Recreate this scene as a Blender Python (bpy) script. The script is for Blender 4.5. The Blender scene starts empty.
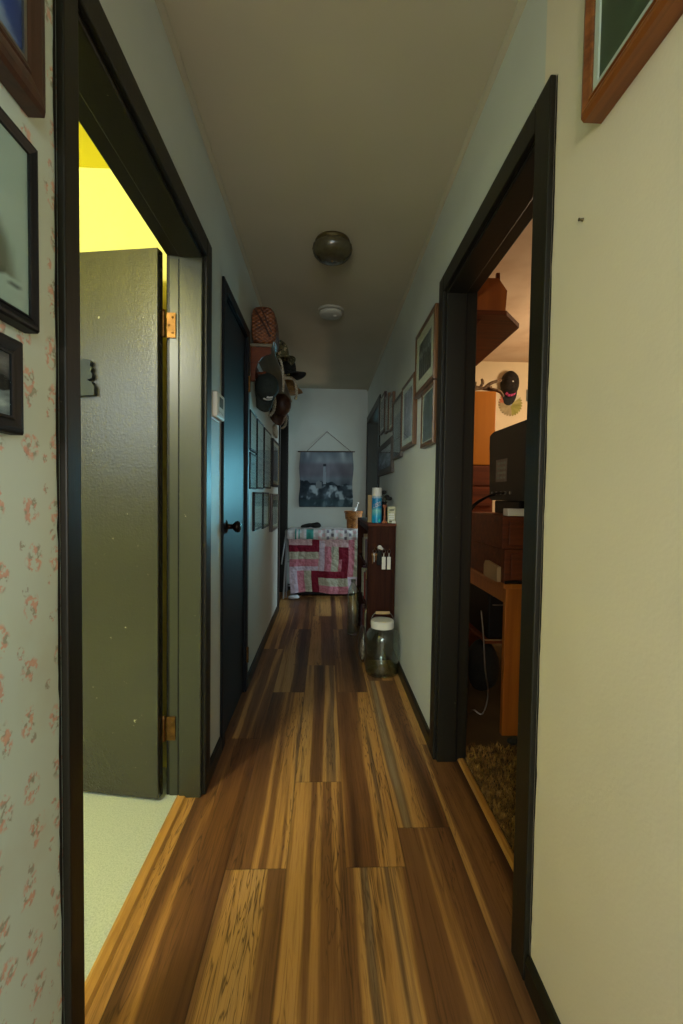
import bpy, bmesh, math, random
from mathutils import Vector, Matrix, noise as mnoise
random.seed(7)
scene = bpy.context.scene
COL = scene.collection
PI = math.pi

# ---------------------------------------------------------------- materials
def lin(c):
    def f(u):
        u = u / 255.0
        return u / 12.92 if u <= .04045 else ((u + .055) / 1.055) ** 2.4
    return (f(c[0]), f(c[1]), f(c[2]), 1)

class NT:
    def __init__(s, name):
        s.m = bpy.data.materials.new(name); s.m.use_nodes = True
        s.t = s.m.node_tree; s.n = s.t.nodes; s.l = s.t.links
        s.b = s.n['Principled BSDF']
    def new(s, kind, **kw):
        nd = s.n.new(kind)
        for k, v in kw.items():
            if k in nd.inputs.keys(): nd.inputs[k].default_value = v
            else: setattr(nd, k, v)
        return nd
    def link(s, a, b): s.l.new(a, b)
    def math(s, op, a, b=None, c=None):
        nd = s.n.new('ShaderNodeMath'); nd.operation = op
        for i, v in enumerate((a, b, c)):
            if v is None: continue
            if isinstance(v, (int, float)): nd.inputs[i].default_value = v
            else: s.l.new(v, nd.inputs[i])
        return nd.outputs[0]
    def ramp(s, fac, stops, interp='LINEAR'):
        nd = s.n.new('ShaderNodeValToRGB'); cr = nd.color_ramp; cr.interpolation = interp
        while len(cr.elements) < len(stops): cr.elements.new(.5)
        for e, (p, c) in zip(cr.elements, stops):
            e.position = p; e.color = c
        s.l.new(fac, nd.inputs[0]); return nd.outputs[0]
    def mix(s, fac, a, b, mode='MIX'):
        nd = s.n.new('ShaderNodeMix'); nd.data_type = 'RGBA'; nd.blend_type = mode
        for i, v in ((0, fac), (6, a), (7, b)):
            if isinstance(v, (int, float, tuple)): nd.inputs[i].default_value = v
            else: s.l.new(v, nd.inputs[i])
        return nd.outputs[2]

def plain(name, c, rough=.5, metal=0, spec=.5, var=.12, scale=6, bump=0, bscale=60, coat=0):
    t = NT(name); c = lin(c)
    tc = t.new('ShaderNodeTexCoord')
    nz = t.new('ShaderNodeTexNoise', Scale=scale, Detail=4.0)
    t.link(tc.outputs['Object'], nz.inputs['Vector'])
    lo = tuple(x * (1 - var) for x in c[:3]) + (1,); hi = tuple(min(1, x * (1 + var)) for x in c[:3]) + (1,)
    t.link(t.ramp(nz.outputs['Fac'], [(.3, lo), (.7, hi)]), t.b.inputs['Base Color'])
    t.b.inputs['Roughness'].default_value = rough; t.b.inputs['Metallic'].default_value = metal
    t.b.inputs['Specular IOR Level'].default_value = spec; t.b.inputs['Coat Weight'].default_value = coat
    if bump:
        n2 = t.new('ShaderNodeTexNoise', Scale=bscale, Detail=3.0); t.link(tc.outputs['Object'], n2.inputs['Vector'])
        bp = t.new('ShaderNodeBump', Strength=bump, Distance=.004); t.link(n2.outputs['Fac'], bp.inputs['Height'])
        t.link(bp.outputs['Normal'], t.b.inputs['Normal'])
    return t.m

def wood(name, dark, light, axis='Y', scale=1.0, rough=.4, spec=.5):
    t = NT(name)
    tc = t.new('ShaderNodeTexCoord'); mp = t.new('ShaderNodeMapping')
    sc = {'X': (2, 40, 40), 'Y': (40, 2, 40), 'Z': (40, 40, 2)}[axis]
    mp.inputs['Scale'].default_value = tuple(v * scale for v in sc)
    t.link(tc.outputs['Object'], mp.inputs['Vector'])
    nz = t.new('ShaderNodeTexNoise', Scale=1.0, Detail=6.0, Roughness=.65, Distortion=.6)
    t.link(mp.outputs[0], nz.inputs['Vector'])
    t.link(t.ramp(nz.outputs['Fac'], [(.3, lin(dark)), (.7, lin(light))]), t.b.inputs['Base Color'])
    t.b.inputs['Roughness'].default_value = rough; t.b.inputs['Specular IOR Level'].default_value = spec
    bp = t.new('ShaderNodeBump', Strength=.15, Distance=.002); t.link(nz.outputs['Fac'], bp.inputs['Height'])
    t.link(bp.outputs['Normal'], t.b.inputs['Normal'])
    return t.m

def paint_chipped(name, c, chip, rough=.32, density=.74, spec=.5, peel=0):
    """brushed semi-gloss paint with small worn specks"""
    t = NT(name); tc = t.new('ShaderNodeTexCoord')
    nz = t.new('ShaderNodeTexNoise', Scale=30.0, Detail=6.0, Roughness=.7); t.link(tc.outputs['Object'], nz.inputs['Vector'])
    n2 = t.new('ShaderNodeTexNoise', Scale=3.0, Detail=2.0); t.link(tc.outputs['Object'], n2.inputs['Vector'])
    c1 = lin(c); c0 = tuple(x * .8 for x in c1[:3]) + (1,)
    base = t.mix(n2.outputs['Fac'], c0, c1)
    f = t.ramp(nz.outputs['Fac'], [(density, (0, 0, 0, 1)), (density + .02, (1, 1, 1, 1))])
    t.link(t.mix(f, base, lin(chip)), t.b.inputs['Base Color'])
    t.b.inputs['Roughness'].default_value = rough; t.b.inputs['Specular IOR Level'].default_value = spec
    mp = t.new('ShaderNodeMapping'); mp.inputs['Scale'].default_value = (90, 90, 12); t.link(tc.outputs['Object'], mp.inputs['Vector'])
    n3 = t.new('ShaderNodeTexNoise', Scale=1.0, Detail=3.0); t.link(mp.outputs[0], n3.inputs['Vector'])
    hh = n3.outputs['Fac']
    if peel:
        n4 = t.new('ShaderNodeTexNoise', Scale=130.0, Detail=2.0); t.link(tc.outputs['Object'], n4.inputs['Vector'])
        hh = t.math('ADD', hh, t.math('MULTIPLY', n4.outputs['Fac'], peel))
    bp = t.new('ShaderNodeBump', Strength=.14, Distance=.002); t.link(hh, bp.inputs['Height'])
    t.link(bp.outputs['Normal'], t.b.inputs['Normal'])
    return t.m

def glass_mat(name, tint=(255, 255, 255), rough=.02, base=.04, rim=.45, pw=4.5):
    t = NT(name); out = t.n['Material Output']
    tr = t.new('ShaderNodeBsdfTransparent'); tr.inputs[0].default_value = lin(tint)
    gl = t.new('ShaderNodeBsdfGlossy', Roughness=rough)
    lw = t.new('ShaderNodeLayerWeight', Blend=.5)
    f = t.math('ADD', t.math('MULTIPLY', t.math('POWER', lw.outputs['Facing'], pw), rim), base)
    mx = t.new('ShaderNodeMixShader'); t.link(f, mx.inputs[0]); t.link(tr.outputs[0], mx.inputs[1]); t.link(gl.outputs[0], mx.inputs[2])
    t.link(mx.outputs[0], out.inputs['Surface']); return t.m

def art_mat(name, rough=.55):
    t = NT(name); a = t.new('ShaderNodeAttribute'); a.attribute_name = 'ink'
    t.link(a.outputs['Color'], t.b.inputs['Base Color']); t.b.inputs['Roughness'].default_value = rough
    t.b.inputs['Specular IOR Level'].default_value = .3
    return t.m

def floor_mat():
    t = NT('vinyl_planks')
    uv = t.new('ShaderNodeUVMap'); uv.uv_map = 'plank'
    sd = t.new('ShaderNodeAttribute'); sd.attribute_name = 'seed'
    sp = t.new('ShaderNodeSeparateXYZ'); t.link(uv.outputs[0], sp.inputs[0])
    u, v = sp.outputs[0], sp.outputs[1]
    seed = sd.outputs['Fac']
    def noise4(su, sv, det, rough, woff, dist=0):
        cb = t.new('ShaderNodeCombineXYZ'); t.link(t.math('MULTIPLY', u, su), cb.inputs[0]); t.link(t.math('MULTIPLY', v, sv), cb.inputs[1])
        nz = t.new('ShaderNodeTexNoise', Scale=1.0, Detail=det, Roughness=rough, Distortion=dist); nz.noise_dimensions = '4D'
        t.link(cb.outputs[0], nz.inputs['Vector']); t.link(t.math('ADD', t.math('MULTIPLY', seed, 57.0), woff), nz.inputs['W'])
        return nz.outputs['Fac']
    # wavy strips of colour running along each plank
    warp = noise4(3, 1.3, 2, .5, 3)
    uu = t.math('ADD', u, t.math('MULTIPLY', t.math('SUBTRACT', warp, .5), .035))
    cb = t.new('ShaderNodeCombineXYZ'); t.link(t.math('MULTIPLY', uu, 10.5), cb.inputs[0]); t.link(t.math('MULTIPLY', v, .22), cb.inputs[1])
    nz = t.new('ShaderNodeTexNoise', Scale=1.0, Detail=2.5, Roughness=.55); nz.noise_dimensions = '4D'
    t.link(cb.outputs[0], nz.inputs['Vector']); t.link(t.math('MULTIPLY', seed, 91.0), nz.inputs['W'])
    strip = t.ramp(nz.outputs['Fac'], [(.34, lin((72, 49, 36))), (.42, lin((108, 76, 52))), (.495, lin((128, 93, 62))), (.535, lin((184, 143, 88))),
                                        (.60, lin((188, 150, 98))), (.635, lin((122, 96, 72))), (.69, lin((146, 132, 112)))])
    per = t.new('ShaderNodeTexWhiteNoise'); per.noise_dimensions = '1D'; t.link(seed, per.inputs['W'])
    tint = t.ramp(per.outputs['Value'], [(0, lin((255, 240, 215))), (.35, lin((245, 236, 220))), (.6, lin((236, 234, 228))), (.85, lin((255, 240, 214))), (1, lin((228, 210, 186)))])
    col = t.mix(1.0, strip, tint, 'MULTIPLY')
    grain = noise4(170, 5, 5, .7, 11, .4)
    col = t.mix(1.0, col, t.ramp(grain, [(.30, (.6, .55, .5, 1)), (.52, (1, 1, 1, 1))]), 'MULTIPLY')
    # dark cathedral rings and cracks
    ring = noise4(26, 1.6, 3, .5, 23, 1.2)
    rr = t.math('ABSOLUTE', t.math('SUBTRACT', t.math('FRACT', t.math('MULTIPLY', ring, 9.0)), .5))
    msk = noise4(9, 1.0, 1, .5, 31)
    rf = t.math('MULTIPLY', t.ramp(rr, [(.0, (1, 1, 1, 1)), (.16, (0, 0, 0, 1))]), t.ramp(msk, [(.44, (0, 0, 0, 1)), (.58, (.8, .8, .8, 1))]))
    col = t.mix(rf, col, lin((52, 32, 20)))
    # plank joints
    eu = t.math('MINIMUM', u, t.math('SUBTRACT', .185, u))
    el = t.new('ShaderNodeAttribute'); el.attribute_name = 'plen'
    ev = t.math('MINIMUM', v, t.math('SUBTRACT', el.outputs['Fac'], v))
    e = t.math('MINIMUM', eu, ev)
    jf = t.ramp(e, [(.0006, (1, 1, 1, 1)), (.0022, (0, 0, 0, 1))])
    col = t.mix(t.math('MULTIPLY', jf, .4), col, lin((38, 26, 18)))
    t.link(col, t.b.inputs['Base Color'])
    t.link(t.ramp(grain, [(.3, (.5, .5, .5, 1)), (.7, (.36, .36, .36, 1))]), t.b.inputs['Roughness'])
    t.b.inputs['Specular IOR Level'].default_value = .4
    bp = t.new('ShaderNodeBump', Strength=.25, Distance=.0015); t.link(t.math('SUBTRACT', grain, jf), bp.inputs['Height'])
    t.link(bp.outputs['Normal'], t.b.inputs['Normal'])
    return t.m

def wallpaper_mat():
    t = NT('rose_wallpaper'); tc = t.new('ShaderNodeTexCoord'); sp = t.new('ShaderNodeSeparateXYZ'); t.link(tc.outputs['Object'], sp.inputs[0])
    def motif(cell, dy, dz, rad, rnd, seedoff):
        cb = t.new('ShaderNodeCombineXYZ')
        t.link(t.math('DIVIDE', t.math('ADD', sp.outputs[1], dy), cell * .8), cb.inputs[0]); t.link(t.math('DIVIDE', t.math('ADD', sp.outputs[2], dz), cell), cb.inputs[1])
        vo = t.new('ShaderNodeTexVoronoi', Scale=1.0, Randomness=rnd); vo.voronoi_dimensions = '2D'; t.link(cb.outputs[0], vo.inputs['Vector'])
        cb2 = t.new('ShaderNodeCombineXYZ'); t.link(sp.outputs[1], cb2.inputs[0]); t.link(sp.outputs[2], cb2.inputs[1])
        nz = t.new('ShaderNodeTexNoise', Scale=80.0 + seedoff, Detail=2.0, Roughness=.6); t.link(cb2.outputs[0], nz.inputs['Vector'])
        n2 = t.new('ShaderNodeTexNoise', Scale=38.0, Detail=1.0); t.link(cb2.outputs[0], n2.inputs['Vector'])
        d = t.math('ADD', vo.outputs['Distance'], t.math('MULTIPLY', t.math('SUBTRACT', n2.outputs['Fac'], .5), rad * 1.1))
        inside = t.ramp(d, [(rad * .75, (1, 1, 1, 1)), (rad, (0, 0, 0, 1))])
        pet = t.ramp(nz.outputs['Fac'], [(.47, (0, 0, 0, 1)), (.55, (1, 1, 1, 1))])
        n3 = t.new('ShaderNodeTexNoise', Scale=70.0, Detail=0.0); t.link(cb2.outputs[0], n3.inputs['Vector'])
        return t.math('MULTIPLY', inside, pet), n3.outputs['Fac']
    base = lin((196, 207, 195))
    m1, k1 = motif(.088, .018, .03, .29, .35, 0); m2, k2 = motif(.075, .05, .08, .14, .6, 17)
    c1 = t.ramp(k1, [(.40, lin((150, 146, 124))), (.46, lin((204, 146, 126))), (.62, lin((214, 158, 134)))])
    c2 = t.ramp(k2, [(.45, lin((150, 142, 124))), (.55, lin((200, 146, 124)))])
    st = t.new('ShaderNodeTexNoise', Scale=4.0, Detail=5.0); t.link(tc.outputs['Object'], st.inputs['Vector'])
    bc = t.mix(t.ramp(st.outputs['Fac'], [(.55, (0, 0, 0, 1)), (.75, (.5, .5, .5, 1))]), base, lin((182, 172, 142)))
    col = t.mix(t.math('MULTIPLY', m2, .8), bc, c2); col = t.mix(t.math('MULTIPLY', m1, .85), col, c1)
    t.link(col, t.b.inputs['Base Color']); t.b.inputs['Roughness'].default_value = .55
    return t.m

def weave_mat(name, dark, light, scale=90):
    t = NT(name); tc = t.new('ShaderNodeTexCoord'); sp = t.new('ShaderNodeSeparateXYZ'); t.link(tc.outputs['Object'], sp.inputs[0])
    a = t.math('SINE', t.math('MULTIPLY', sp.outputs[2], scale * 4.0))
    b = t.math('SINE', t.math('MULTIPLY', t.math('ADD', sp.outputs[0], sp.outputs[1]), scale * 2.6))
    h = t.math('MULTIPLY', a, b)
    nz = t.new('ShaderNodeTexNoise', Scale=25.0, Detail=3.0); t.link(tc.outputs['Object'], nz.inputs['Vector'])
    f = t.math('ADD', t.math('MULTIPLY', h, .22), nz.outputs['Fac'])
    t.link(t.ramp(f, [(.25, lin(dark)), (.75, lin(light))]), t.b.inputs['Base Color'])
    t.b.inputs['Roughness'].default_value = .5
    bp = t.new('ShaderNodeBump', Strength=.6, Distance=.004); t.link(h, bp.inputs['Height']); t.link(bp.outputs['Normal'], t.b.inputs['Normal'])
    return t.m

def mottled(name, cols, scale=30, rough=.8):
    t = NT(name); tc = t.new('ShaderNodeTexCoord'); nz = t.new('ShaderNodeTexNoise', Scale=float(scale), Detail=3.0, Roughness=.6)
    t.link(tc.outputs['Object'], nz.inputs['Vector'])
    n = len(cols); st = [(.32 + .36 * i / (n - 1), lin(c)) for i, c in enumerate(cols)]
    t.link(t.ramp(nz.outputs['Fac'], st, 'CONSTANT' if n > 3 else 'LINEAR'), t.b.inputs['Base Color'])
    t.b.inputs['Roughness'].default_value = rough; return t.m

M = {}
M['floor'] = floor_mat(); M['wallpaper'] = wallpaper_mat()
M['wall'] = plain('hall_wall_paint', (194, 200, 194), .5, var=.04, scale=3, bump=.1, bscale=120)
M['cream'] = plain('cream_wall_paint', (218, 209, 188), .5, var=.04, scale=3, bump=.1, bscale=120)
M['ceiling'] = plain('ceiling_paint', (180, 173, 152), .8, var=.05, scale=2)
M['trim_dark'] = paint_chipped('dark_brown_trim_paint', (30, 28, 21), (120, 114, 96), .42, .70, .3)
M['trim_olive'] = paint_chipped('olive_jamb_paint', (56, 57, 44), (150, 146, 122), .32, .70, .5, 1.0)
M['door_olive'] = paint_chipped('olive_door_paint', (52, 50, 39), (150, 146, 122), .27, .685, .7, 3.0)
M['door_black'] = paint_chipped('blue_black_door_paint', (23, 25, 29), (70, 74, 78), .45, .8, .16)
M['yellow'] = plain('yellow_wall_paint', (242, 228, 118), .6, var=.03)
M['yellow_ceiling'] = plain('yellow_ceiling_paint', (228, 212, 30), .7, var=.03)
M['mint'] = mottled('mint_speckled_vinyl', [(164, 174, 166), (186, 194, 186), (198, 204, 196)], 220, .5)
M['oak_strip'] = wood('oak_threshold', (150, 104, 50), (196, 146, 78), 'Y', rough=.35)
M['rose_wall'] = plain('tan_room_wall', (214, 196, 158), .6, var=.04)
M['rose_ceiling'] = mottled('tan_room_ceiling', [(196, 168, 138), (208, 184, 154), (214, 192, 164)], 3, .8)
M['room_floor'] = plain('carpet_backing', (70, 54, 26), .95)
M['shag'] = mottled('gold_brown_shag', [(70, 50, 22), (120, 90, 42), (164, 130, 70)], 26, .95)
M['dark_wood'] = wood('dark_bookcase_wood', (36, 16, 9), (68, 32, 17), 'Z', .7, .6, .12)
M['red_wood'] = wood('reddish_brown_wood', (70, 32, 14), (112, 54, 24), 'X', .8, .6, .3)
M['orange_wood'] = wood('orange_pine', (150, 84, 26), (186, 112, 40), 'Z', .6, .42)
M['bright_orange'] = wood('honey_orange_panel', (176, 106, 8), (188, 116, 12), 'Z', .4, .5)
M['frame_wood'] = wood('brown_frame_wood', (66, 42, 22), (108, 72, 36), 'Z', 1, .35)
M['frame_wood_y'] = wood('warm_frame_wood', (90, 48, 20), (140, 82, 36), 'Y', 1, .35)
M['frame_dark'] = wood('walnut_frame', (46, 28, 20), (78, 48, 32), 'Z', 1, .35)
M['frame_black'] = plain('black_frame_lacquer', (18, 19, 22), .5, spec=.25, var=.2)
M['frame_grey'] = plain('weathered_grey_frame', (78, 72, 68), .6, var=.25, scale=30)
M['gold_lip'] = plain('gilt_lip', (150, 118, 58), .4, metal=.6)
M['mat_white'] = plain('white_mat_board', (214, 218, 212), .8, var=.03)
M['mat_cream'] = plain('cream_mat_board', (206, 200, 178), .8, var=.03)
M['art'] = art_mat('printed_ink'); M['art_cloth'] = art_mat('printed_cloth', .85)
M['glass'] = glass_mat('picture_glass', (246, 250, 248), .03, .02)
M['jar_glass'] = glass_mat('jar_glass', (244, 249, 244), .04, .07, .85, 2.6)
M['brass'] = plain('worn_brass', (112, 80, 44), .45, metal=1, var=.3, scale=40)
M['dark_brass'] = plain('tarnished_brass', (84, 72, 40), .4, metal=.7)
M['steel'] = plain('brushed_steel', (150, 150, 148), .3, metal=1)
M['black_metal'] = plain('dark_bronze_knob', (40, 34, 30), .2, metal=.8)
M['slate'] = plain('slate_grey_plate', (52, 58, 62), .6, spec=.2, var=.06)
M['black'] = plain('black_plastic', (9, 9, 9), .55, spec=.25, var=.2)
M['black_cloth'] = plain('black_cap_cloth', (26, 28, 27), .85, var=.25, scale=50, bump=.3, bscale=300)
M['green_cloth'] = plain('dark_green_cap_cloth', (30, 38, 34), .85, var=.25, scale=50, bump=.3, bscale=300)
M['camo'] = mottled('camouflage_cloth', [(36, 34, 24), (96, 86, 54), (66, 70, 42), (160, 146, 110), (84, 66, 42)], 34, .9)
M['camo_dark'] = mottled('dark_camouflage', [(10, 9, 8), (34, 28, 20), (18, 18, 14), (60, 50, 36)], 34, .9)
M['straw'] = weave_mat('straw_weave', (108, 76, 34), (168, 128, 66), 130)
M['wicker'] = weave_mat('brown_wicker', (74, 38, 18), (132, 76, 38), 70)
M['basket'] = weave_mat('honey_basket_weave', (124, 70, 26), (196, 128, 58), 80)
M['leather'] = plain('brown_leather', (62, 34, 20), .5, var=.2, scale=20)
M['cord'] = mottled('pale_braided_cord', [(120, 110, 92), (170, 160, 138), (196, 188, 168)], 90, .9)
M['white_plastic'] = plain('white_plastic', (216, 214, 204), .4, var=.03)
M['grey_plastic'] = plain('aged_plastic', (172, 170, 158), .5, var=.03)
M['screen'] = plain('grey_lcd', (108, 118, 112), .25)
M['white_paint'] = plain('white_lid_paint', (216, 214, 202), .4, var=.05)
M['can_blue'] = None
M['dome'] = plain('smoked_dome_glass', (70, 64, 44), .22, var=.25, scale=30, bump=.4, bscale=40)
M['tube_white'] = plain('white_coated_tube', (170, 172, 176), .35)
M['copper'] = plain('copper_brown_wood', (146, 86, 60), .45, var=.15)
M['tan_card'] = plain('tan_card', (178, 150, 108), .7)
M['pale_card'] = mottled('pale_printed_card', [(142, 152, 120), (186, 188, 160), (204, 204, 180)], 60, .7)
M['ink_white'] = plain('white_ink', (224, 228, 228), .5, var=.02)
M['ink_navy'] = plain('navy_ink', (24, 34, 96), .5, var=.02)
M['ink_green'] = plain('pale_green_ink', (120, 190, 180), .5, var=.1)
M['ink_pink'] = plain('pink_thread', (216, 84, 148), .7)
M['ink_dark'] = plain('dark_ink', (60, 66, 54), .7)
M['crimson'] = plain('crimson_patch', (128, 20, 48), .9, bump=.4, bscale=90)
M['pink'] = mottled('pink_print_patch', [(186, 96, 120), (204, 128, 146), (214, 160, 170)], 120, .9)
M['sage'] = mottled('sage_print_patch', [(150, 150, 128), (190, 192, 172), (206, 204, 190)], 120, .9)
M['lavender'] = mottled('lavender_patch', [(196, 178, 206), (212, 198, 216), (220, 208, 222)], 80, .9)
M['pale_pink'] = mottled('pale_pink_patch', [(202, 162, 172), (214, 182, 188), (220, 196, 198)], 100, .9)
M['quilt_white'] = mottled('white_quilt_cloth', [(196, 196, 204), (214, 212, 214), (222, 220, 220)], 60, .9)
M['teal'] = plain('teal_patch', (66, 158, 152), .9)
M['grey_cloth'] = plain('grey_lilac_patch', (120, 112, 126), .9)
M['white_cloth'] = plain('white_cotton', (198, 200, 204), .9)
M['bird_white'] = plain('white_glaze', (222, 222, 220), .25)
M['paper_red'] = plain('red_paper', (140, 44, 34), .7)
M['twig'] = mottled('grey_brown_twig', [(62, 46, 32), (104, 82, 58), (136, 110, 80)], 40, .9)
M['cloudy'] = glass_mat('cloudy_plastic', (240, 240, 240), .3, .14)
M['purple_book'] = plain('plum_cloth_spine', (92, 66, 84), .8)

# ---------------------------------------------------------------- geometry helpers
def bm_new(): return bmesh.new()

def link(name, data, mats):
    o = bpy.data.objects.new(name, data); COL.objects.link(o)
    for m in (mats if isinstance(mats, (list, tuple)) else [mats]): data.materials.append(m)
    return o

def wpos(p):
    v = Vector((0, 0, 0))
    while p is not None: v += p.location; p = p.parent
    return v

def obj(name, bm, mats, parent=None, base=None, smooth=False, local=False, solid=0):
    """one mesh object from world-space geometry; its origin goes to base (or to its parent's origin)"""
    off = Vector((0, 0, 0))
    if not local:
        if base is not None: off = Vector(base)
        elif parent is not None: off = wpos(parent)
    bmesh.ops.recalc_face_normals(bm, faces=bm.faces)
    if off.length: bmesh.ops.translate(bm, verts=bm.verts, vec=-off)
    for f in bm.faces: f.smooth = smooth
    me = bpy.data.meshes.new(name); bm.to_mesh(me); bm.free()
    o = link(name, me, mats)
    if parent is not None: o.parent = parent; o.location = (0, 0, 0) if base is None else Vector(base) - wpos(parent)
    else: o.location = off
    if solid:
        md = o.modifiers.new('thickness', 'SOLIDIFY'); md.thickness = solid; md.offset = 0
    return o

def tag(o, label=None, cat=None, group=None, kind=None):
    if label: o['label'] = label
    if cat: o['category'] = cat
    if group: o['group'] = group
    if kind: o['kind'] = kind
    return o

def thing(name, loc, label, cat, group=None, kind=None):
    o = bpy.data.objects.new(name, None); COL.objects.link(o); o.location = loc; o.empty_display_size = .05
    return tag(o, label, cat, group, kind)

def struct(name, bm, mats, parent=None, **kw):
    o = obj(name, bm, mats, parent, **kw); o['kind'] = 'structure'; return o

def box(bm, x0, x1, y0, y1, z0, z1, mi=0, bev=0):
    vs = [bm.verts.new((x, y, z)) for x in (x0, x1) for y in (y0, y1) for z in (z0, z1)]
    F = []
    for q in ((0, 1, 3, 2), (4, 6, 7, 5), (0, 4, 5, 1), (2, 3, 7, 6), (0, 2, 6, 4), (1, 5, 7, 3)):
        f = bm.faces.new([vs[i] for i in q]); f.material_index = mi; F.append(f)
    if bev:
        ed = list({e for f in F for e in f.edges})
        r = bmesh.ops.bevel(bm, geom=ed, offset=bev, segments=2, affect='EDGES', profile=.5)
        for f in r['faces']: f.material_index = mi
    return vs

def obox(bm, c, ux, uy, uz, hx, hy, hz, mi=0):
    """oriented box about c with half sizes"""
    ux, uy, uz, c = Vector(ux).normalized(), Vector(uy).normalized(), Vector(uz).normalized(), Vector(c)
    vs = [bm.verts.new(c + ux * hx * a + uy * hy * b + uz * hz * d) for a in (-1, 1) for b in (-1, 1) for d in (-1, 1)]
    for q in ((0, 1, 3, 2), (4, 6, 7, 5), (0, 4, 5, 1), (2, 3, 7, 6), (0, 2, 6, 4), (1, 5, 7, 3)):
        bm.faces.new([vs[i] for i in q]).material_index = mi

def prism(bm, pts, d0, d1, f, mi=0):
    """polygon pts (a,b) extruded from d0 to d1; f(a,b,d) gives the world point"""
    A = [bm.verts.new(f(a, b, d0)) for a, b in pts]; B = [bm.verts.new(f(a, b, d1)) for a, b in pts]
    n = len(pts)
    bm.faces.new(A).material_index = mi; bm.faces.new(B[::-1]).material_index = mi
    for i in range(n): bm.faces.new((A[i], A[(i + 1) % n], B[(i + 1) % n], B[i])).material_index = mi

def lathe(bm, prof, c, n=28, mi=0, axis='Z', wob=None):
    c = Vector(c); rings = []
    for k, (r, h) in enumerate(prof):
        ring = []
        for j in range(n):
            a = 2 * PI * j / n; rr = max(r, 1e-4) * (wob(a, h) if wob else 1)
            p = {'Z': (rr * math.cos(a), rr * math.sin(a), h), 'X': (h, rr * math.cos(a), rr * math.sin(a)), 'Y': (rr * math.cos(a), h, rr * math.sin(a))}[axis]
            ring.append(bm.verts.new(c + Vector(p)))
        rings.append(ring)
    for A, B in zip(rings, rings[1:]):
        for j in range(n): bm.faces.new((A[j], A[(j + 1) % n], B[(j + 1) % n], B[j])).material_index = mi
    bm.faces.new(rings[0]).material_index = mi; bm.faces.new(rings[-1]).material_index = mi

def tube(bm, pts, r, n=8, mi=0, rfun=None):
    pts = [Vector(p) for p in pts]; rings = []
    for i, p in enumerate(pts):
        t = (pts[min(i + 1, len(pts) - 1)] - pts[max(i - 1, 0)]).normalized()
        up = Vector((0, 0, 1)) if abs(t.z) < .9 else Vector((1, 0, 0))
        a = t.cross(up).normalized(); b = a.cross(t)
        rr = rfun(i / (len(pts) - 1)) * r if rfun else r
        rings.append([bm.verts.new(p + (a * math.cos(2 * PI * j / n) + b * math.sin(2 * PI * j / n)) * rr) for j in range(n)])
    for A, B in zip(rings, rings[1:]):
        for j in range(n): bm.faces.new((A[j], A[(j + 1) % n], B[(j + 1) % n], B[j])).material_index = mi
    bm.faces.new(rings[0]).material_index = mi; bm.faces.new(rings[-1]).material_index = mi

def ball(bm, c, rx, ry, rz, n=14, mi=0):
    r = bmesh.ops.create_uvsphere(bm, u_segments=n, v_segments=max(6, n // 2 + 1), radius=1)
    for v in r['verts']: v.co = Vector(c) + Vector((v.co.x * rx, v.co.y * ry, v.co.z * rz))
    for f in {f for v in r['verts'] for f in v.link_faces}: f.material_index = mi

def smooth_path(pts, k=6):
    P = [Vector(p) for p in pts]; out = []
    for i in range(len(P) - 1):
        p0, p1, p2, p3 = P[max(i - 1, 0)], P[i], P[i + 1], P[min(i + 2, len(P) - 1)]
        for s in range(k):
            t = s / k
            out.append(.5 * ((2 * p1) + (p2 - p0) * t + (2 * p0 - 5 * p1 + 4 * p2 - p3) * t * t + (-p0 + 3 * p1 - 3 * p2 + p3) * t ** 3))
    out.append(P[-1]); return out

def nz(*v, s=1.0, o=3):
    return mnoise.fractal(Vector(v) * s, 1.0, 2.0, o)

def ink_mesh(nu, nv, pf, cf):
    """printed sheet: pf(u,v)->point, cf(u,v)->sRGB colour"""
    bm = bm_new(); lay = bm.verts.layers.float_color.new('ink'); G = []
    for j in range(nv + 1):
        row = []
        for i in range(nu + 1):
            u, v = i / nu, j / nv; x = bm.verts.new(pf(u, v)); c = cf(u, v)
            x[lay] = lin(tuple(max(0, min(255, q)) for q in c)); row.append(x)
        G.append(row)
    for j in range(nv):
        for i in range(nu): bm.faces.new((G[j][i], G[j][i + 1], G[j + 1][i + 1], G[j + 1][i]))
    return bm

def lerp(a, b, t): return tuple(x + (y - x) * t for x, y in zip(a, b))
def sst(a, b, x):
    t = max(0, min(1, (x - a) / (b - a))); return t * t * (3 - 2 * t)

# ---------------------------------------------------------------- the building
XL, XR, H, YB = -.457, .5, 2.44, 5.354      # hall walls, ceiling height, end wall
WT = .12                                     # wall thickness
YS = -.7                                     # where the hall opens to the room behind the camera

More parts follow.
